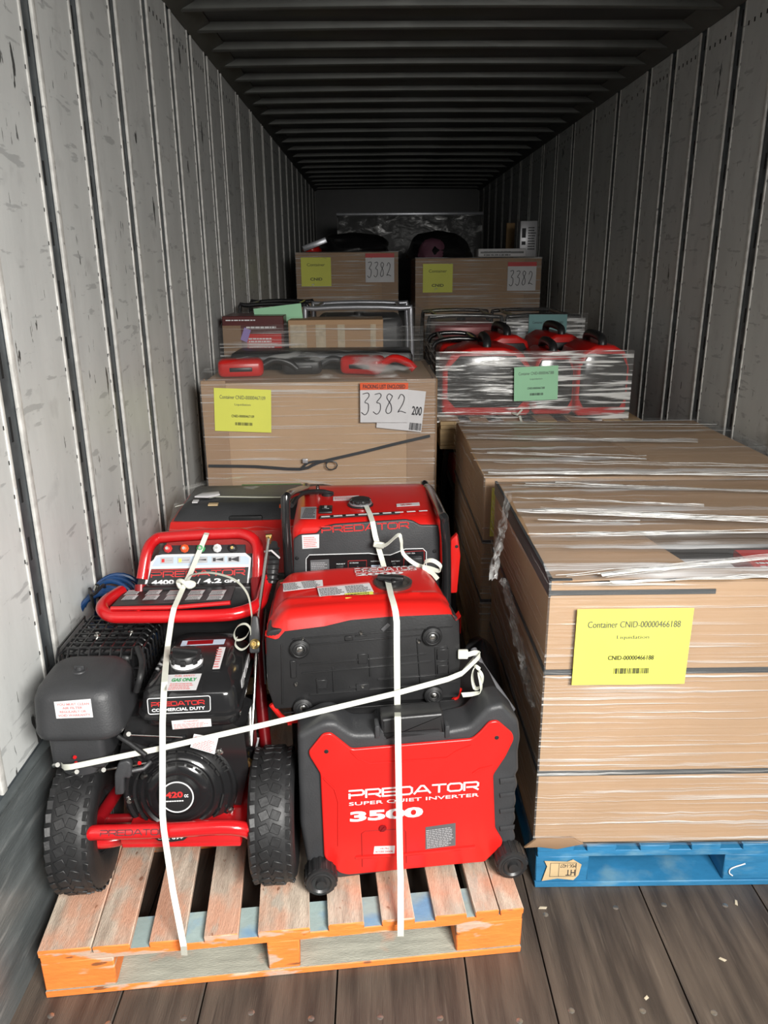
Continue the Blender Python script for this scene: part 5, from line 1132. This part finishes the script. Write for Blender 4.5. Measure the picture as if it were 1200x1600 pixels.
b = MB(L); b.prism([pl_(L, *p) for p in [(566, 352), (578, 344), (598, 361), (1024, 351), (1038, 336), (1046, 258), (590, 268)]], .0022, mi=0)
b.prism([pl_(L, *p) for p in [(592, 256), (1047, 246), (1050, 218), (1035, 206), (640, 208), (618, 212), (606, 230)]], .0020, mi=1)
obj('sign_field', b, [m_blk, m_pale], sg)
A = pl_(L, 588, 309); B_ = pl_(L, 1030, 296); h_ = pl_(L, 588, 282)[1]-A[1]; an = math.atan2(B_[1]-A[1], B_[0]-A[0])
b = MB(L@Matrix.Translation((A[0], A[1], .0024))@Matrix.Rotation(an, 4, 'Z')); b.wide('PREDATOR', 0, 0, B_[0]-A[0], h_*1.05, t=.18, mi=1)
b.quad((-.0, h_*1.25, .0004), (B_[0]-A[0]+.0, h_*1.25, .0004), (B_[0]-A[0], h_*1.38, .0004), (0, h_*1.38, .0004), 1); 
w_ = B_[0]-A[0]; b.text('4400', .01*w_, -h_*1.25, .24*w_, h_*.82, bold=.04, d=.0008); b.text('PSI', .29*w_, -h_*1.22, .14*w_, h_*.5, bold=.03, d=.0008); b.text('/', .49*w_, -h_*1.3, .04*w_, h_*.9, bold=.02, d=.0008); b.text('4.2', .56*w_, -h_*1.25, .19*w_, h_*.82, bold=.04, d=.0008); b.text('GPM', .78*w_, -h_*1.22, .16*w_, h_*.5, bold=.03, d=.0008)
obj('lettering', b, [m_wht, m_inkr], sg)
b = MB(L)
for i, (x_, wid) in enumerate(((665, .03), (745, .1), (825, .3), (905, .6), (978, 1.0))):
    c = pl_(L, x_, 228+(-x_+665)*.02); s_ = .010
    b.box(c[0]-.020, c[0]+.018, c[1]-.009, c[1]+.009, .0022, .0026, mi=2); b.prism([(c[0]-.012, c[1]), (c[0]+.014, c[1]+s_*.8*wid), (c[0]+.014, c[1]-s_*.8*wid)], .0032, mi=0); b.box(c[0]-.016, c[0]-.008, c[1]-.005, c[1]+.005, .0026, .0033, mi=[1, 3, 4, 0, 0][i])
obj('nozzle_chart', b, [m_ink, m_inkr, m_silver, m_ylw, m_inkg], sg)
o, L2 = pquad([c1(620, 195, 2.085), c1(1030, 190, 2.085), c1(1030, 150, 2.11), c1(640, 155, 2.11)], .012, m_blk2, 'nozzle_rack', PW, None, .003)
for i, (x_, m_, nm) in enumerate(((669, m_inkr, 'red'), (747, m_org, 'orange'), (823, m_inkg, 'green'), (900, m_wht, 'white'), (973, m_blk, 'black'))):
    p_ = c1(x_, 172-(i*.6), 2.09); b = MB(frame(p_, (1, 0, 0), (0, .5, 1)))
    b.lathe([(.0125, 0), (.0125, .006), (.009, .009), (.008, .014), (.004, .016), (0, .016)], Matrix.Identity(4), 8); nz = obj('spray_nozzle', b, m_, o); nz['label'] = nm+' spray nozzle'
    b = MB(frame(p_, (1, 0, 0), (0, .5, 1))); b.lathe([(.0045, .015), (.0045, .0185), (0, .0185)], Matrix.Identity(4), 10); obj('nozzle_tip', b, m_brass if i == 4 else m_steel, nz)
o, L3 = pquad([c1(405, 440, 1.90), c1(960, 412, 1.90), c1(985, 355, 2.03), c1(465, 370, 2.03)], .006, m_blk, 'instruction_panel', PW)
an0 = pl_(L3, 440, 425)
b = MB(L3)
for r_, (ya, yb) in enumerate(((392, 372), (415, 396))):
    for j in range(5):
        x0 = 455+j*100-r_*12; p_ = pl_(L3, x0+4, ya); q_ = pl_(L3, x0+88, yb-6); b.quad((p_[0], p_[1], .001), (q_[0], p_[1], .001), (q_[0], q_[1], .001), (p_[0], q_[1], .001), 0)
        b.quad((p_[0], q_[1]-.002, .0014), (q_[0], q_[1]-.002, .0014), (q_[0], q_[1], .0014), (p_[0], q_[1], .0014), 1); b.dash(p_[0]+.002, p_[1]+.001, q_[0]-p_[0]-.004, q_[1]-p_[1]-.004, 3, 2, d=.0014, seed=j+r_*7)
obj('printing', b, [m_white, m_inkr, m_grey], o)
b = MB(); b.tube([c1(400, 452, 1.885), c1(700, 447, 1.885), c1(960, 425, 1.885)], .006, 8); b.tube([c1(530, 450, 1.885), c1(528, 475, 1.89)], .006, 8); obj('panel_rod', b, m_redp, PW)
b = MB(); b.box(-1.04, -.72, 2.02, 2.06, .60, .78, .008); b.box(-.98, -.76, 1.93, 2.02, .38, .60, .02); obj('pump_cover', b, m_blk, PW)
b = MB(); p_ = at(378, 1168, 1.66); b.lathe([(.004, -.02), (.013, -.016), (.015, 0), (.013, .014), (0, .017)], frame(p_, (1, 0, 0), (0, .3, 1)), 14); obj('red_valve_knob', b, m_redp, PW)
b = MB(); b.tube([at(385, 1195, 1.66), at(386, 1175, 1.66)], .006, 10); b.lathe([(0, .012), (.011, .010), (.013, 0)], frame(at(386, 1190, 1.655), (1, 0, 0), (0, 0, 1)), 12); obj('brass_fitting', b, m_brass, PW)
patch(PW, frame((-.68, 1.83, .5), (1, 0, 0), (0, .4, 1)), [(392, 1175), (402, 1175), (407, 1150), (397, 1149)], 0, 0, 1, m_silver, name='rail_sticker', d=.02, dashes=[(.1, .1, .8, .8, 6, 1)])

# ---- spray lance beside the washer
t = thing('spray_lance', 'steel spray lance with black grip standing between the washer and the small inverter', 'spray wand', Matrix.Translation(at(396, 1150, 1.70)))
b = MB(); b.tube([at(393, 1165, 1.70), at(400, 1035, 1.80), at(404, 960, 1.90), at(420, 842, 2.02)], .0045, 10); obj('steel_tube', b, m_steel, t)
b = MB(); b.tube([at(424, 912, 2.0), at(426, 890, 2.02), at(428, 868, 2.05), at(427, 848, 2.08)], .016, 12, rs=[.013, .017, .017, .012]);
for k in range(7):
    p_ = at(425.5+k*.4, 905-k*8, 2.005+k*.008); b.lathe([(.0150, -.003), (.0185, 0), (.0150, .003)], frame(p_, (1, 0, 0), (0, -1, .3)), 14)
obj('grip', b, m_blk, t)
b = MB(); b.tube([at(420, 850, 2.03), at(420.5, 840, 2.035), at(421, 836, 2.04)], .008, 10, rs=[.006, .010, .006]); b.tube([at(416, 838, 2.035), at(425, 837, 2.035)], .007, 8); obj('brass_nozzle', b, m_brass, t)
b = MB(); b.prism(roundpoly([(-.012, -.02), (.014, -.02), (.016, .02), (.008, .075), (-.006, .075), (-.014, .02)], .006), .02, .004, L=frame(at(399, 1008, 1.80), (1, 0, 0), (0, .5, 1))); obj('trigger_body', b, m_blk2, t)
b = MB(frame(at(399, 1006, 1.785), (1, -.1, 0), (0, .5, 1))); b.lathe([(.013, 0), (.013, .006), (.008, .008), (.007, .014), (.004, .014), (.003, .008), (0, .008)], Matrix.Identity(4), 18); obj('hose_inlet', b, m_brass, t)
b = MB(); b.ribbon([at(413, 862, 2.02), at(424, 860, 2.0), at(437, 872, 2.03)], .005, side=(0, 0, 1)); obj('cable_tie', b, m_white, t)

# ---- blue hose coil
t = thing('high_pressure_hose', 'coil of blue hose between the washer and the left wall', 'hose', Matrix.Translation(at(150, 975, 2.12)))
b = MB()
for k in range(9):
    cx_, cy_ = at(168+k*2.5, 962-k*1.5, 2.12+k*.012).x, 2.10+k*.016
    cz_ = at(172, 968, 2.12).z-.01+k*.002
    b.tube([(cx_+(.088-k*.001)*math.cos(a)*(1+.03*math.sin(k*2)), cy_+.02*math.sin(a+k), cz_+(.095+.003*math.sin(k*3))*math.sin(a)) for a in [2*math.pi*j/28 for j in range(28)]], .0075, 8, closed=True)
obj('hose_loop', b, m_hose, t)
b = MB()
p_ = at(155, 935, 2.1); b.tube([p_+Vector((-.012, -.03, .045)), p_+Vector((0, -.04, .03)), p_+Vector((.006, .03, .03)), p_+Vector((0, .04, .0)), p_+Vector((-.01, -.01, -.03))], .005, 8, closed=True, smooth=4); obj('hose_tie', b, m_blk, t)
b = MB(); b.tube([at(240, 975, 2.05), at(243, 1000, 2.0), at(240, 1025, 1.97)], .0075, 8); b.tube([at(228, 975, 2.06), at(230, 1010, 2.0)], .0075, 8); obj('hose_end', b, m_hose, t)
b = MB(); b.tube([at(149, 922, 2.1), at(152, 914, 2.1)], .007, 8); obj('hose_coupling', b, m_steel, t)

# ---- strapping bands
def band(pts, label, w=.0145, sides=None, side=(1, 0, 0), sm=4):
    b = MB(); b.ribbon(pts, w, .0007, side=side, smooth=sm, sides=sides); return b
b1 = MB(); b1.ribbon([at(325, 829, 2.135), at(322, 836, 2.105), at(298, 895, 2.03), at(289, 912, 1.98), at(272, 950, 1.87), at(268, 968, 1.858), at(262, 1010, 1.80)], .0145, .0007, (1, 0, 0)); b1.ribbon([at(262, 1010, 1.80), atz(259, 1040, .719), atz(257, 1066, .716), at(256, 1084, 1.600), at(254, 1130, 1.585), at(254, 1272, 1.482), at(256, 1296, 1.476), at(270, 1390, 1.44), at(287, 1478, 1.379)], .0145, .0007, (1, 0, 0)); b1.ribbon([at(287, 1478, 1.379), at(287, 1482, 1.40)+Vector((0, 0, -.02))], .0145, .0007, (1, 0, 0))
v1 = tag(obj('strapping_band', b1, m_strap, base=tuple(at(287, 1478, 1.379))), 'white strap running down over the pressure washer at left', 'strap', None)
b = MB(); p_ = at(291, 911, 1.975); b.tube([p_+Vector((-.022, 0, .004)), p_+Vector((-.006, -.012, .010)), p_+Vector((.010, -.012, -.006)), p_+Vector((.022, -.002, -.002)), p_+Vector((.006, -.010, .006)), p_+Vector((-.012, -.010, -.010))], .0065, 8, closed=True, smooth=4); obj('strap_knot', b, m_strap, v1)
b = MB(); b.ribbon([at(292, 905, 1.96), at(300, 898, 1.93), at(330, 895, 1.90), at(365, 905, 1.88), at(385, 925, 1.86), at(392, 950, 1.85), at(393, 975, 1.84), at(384, 995, 1.82), at(370, 1000, 1.81), at(366, 990, 1.81), at(372, 978, 1.80), at(384, 975, 1.80), at(392, 985, 1.80), at(390, 1005, 1.79), at(378, 1015, 1.78), at(368, 1008, 1.78), at(370, 996, 1.775)], .007, .0007, side=(.2, 1, .2), smooth=5); obj('strap_tail', b, m_clear, v1)
b2 = MB(); b2.ribbon([atz(566, 776, .944), atz(570, 786, .944), atz(578, 803, .940), at(582, 815, 2.135), at(586, 836, 2.112), at(590, 851, 2.107), at(597, 875, 2.098), at(602, 893, 2.06), atz(606, 908, .857), atz(611, 930, .858), atz(615, 943, .857), at(618, 956, 1.694), at(620, 972, 1.678), at(620, 1000, 1.676), at(621, 1108, 1.668), at(621.5, 1120, 1.566), at(622, 1160, 1.562), at(625, 1340, 1.545), at(626, 1375, 1.525), at(626, 1452, 1.427)], .0150, .0007, (1, 0, 0)); b2.ribbon([at(626, 1452, 1.427), at(626, 1452, 1.427)+Vector((0, .004, -.025))], .015, .0007, (1, 0, 0))
v2 = tag(obj('strapping_band', b2, m_strap, base=tuple(at(626, 1452, 1.427))), 'white strap running down over both inverters to the pallet edge', 'strap')
b = MB(); b.ribbon([at(586, 852, 2.085), at(602, 852, 2.06), at(622, 836, 2.04), at(627, 845, 2.035), at(630, 865, 2.03), at(650, 882, 2.02), at(672, 888, 2.0), at(686, 892, 1.98), at(688, 884, 1.98), at(676, 876, 1.98), at(664, 878, 1.99), at(663, 888, 1.99), at(676, 896, 1.97), at(684, 905, 1.95)], .012, .0007, side=(.3, .6, .7), smooth=5); obj('strap_tail', b, m_strap, v2)
b = MB(); p_ = at(592, 851, 2.09); b.box(-.016, .016, -.005, .005, -.009, .009, .003, L=Matrix.Translation(p_)@Matrix.Rotation(.2, 4, 'Y')); obj('strap_buckle', b, m_strap, v2)
b3 = MB(); b3.ribbon([at(92, 1192, 1.60), at(100, 1199, 1.545), at(112, 1198, 1.535), at(252, 1169, 1.578), at(410, 1133, 1.60), at(620, 1083, 1.655), at(700, 1061, 1.68), at(722, 1052, 1.70), at(740, 1030, 1.78)], .0145, .0007, (0, 0, 1))
v3 = tag(obj('strapping_band', b3, m_strap, base=tuple(at(252, 1169, 1.578))), 'white strap crossing the whole load from lower left to upper right', 'strap')
b = MB(); b.ribbon([at(722, 1052, 1.70), at(735, 1040, 1.72), at(750, 1024, 1.75), at(742, 1020, 1.76), at(726, 1024, 1.75), at(722, 1020, 1.74)], .014, .0007, (0, 0, 1), smooth=4); b.ribbon([at(750, 1046, 1.74), at(742, 1042, 1.74), at(738, 1058, 1.73), at(742, 1075, 1.72), at(752, 1072, 1.71), at(754, 1058, 1.71), at(748, 1050, 1.71), at(752, 1078, 1.70), at(740, 1084, 1.70), at(722, 1086, 1.69)], .013, .0007, side=(.4, .8, .2), smooth=4); b.box(-.014, .012, -.006, .006, -.012, .012, .003, L=Matrix.Translation(at(724, 1022, 1.74))); obj('strap_tail', b, m_strap, v3)
# dark wrapped bundle in the gap between the loads
lump(T(-.03, 2.22, .0), .085, .22, .50, m_bag, 'black plastic wrapped bundle in the gap beside the big carton', 'plastic_bundle', 'bundle', seed=11)
# repeats of a kind share a group
GROUPS = {'pallet': 'wooden pallets under the loads', 'strapping_band': 'white straps over the machines', 'wood_chip': 'wood splinters on the floor', 'wrapped_carton': 'film wrapped cartons', 'open_frame_generator': 'tube framed generators',
          'inverter_generator': 'red inverter generators', 'product_box': 'goods in the open carton', 'garden_tool': 'tools on the left carton', 'stretch_wrap': 'stretch film round mixed loads', 'paper_sheet': 'green container labels', 'cardboard_box': 'plain boxes behind the left carton', 'plastic_bag': 'black bags on the far cartons', 'plywood_sheet': 'plywood layers in the stacks', 'cloth_bundle': 'cloth bundles on the far cartons'}
for o in sc.objects:
    if o.parent is None and 'label' in o and 'group' not in o:
        g = GROUPS.get(o.name.split('.')[0])
        if g: o['group'] = g
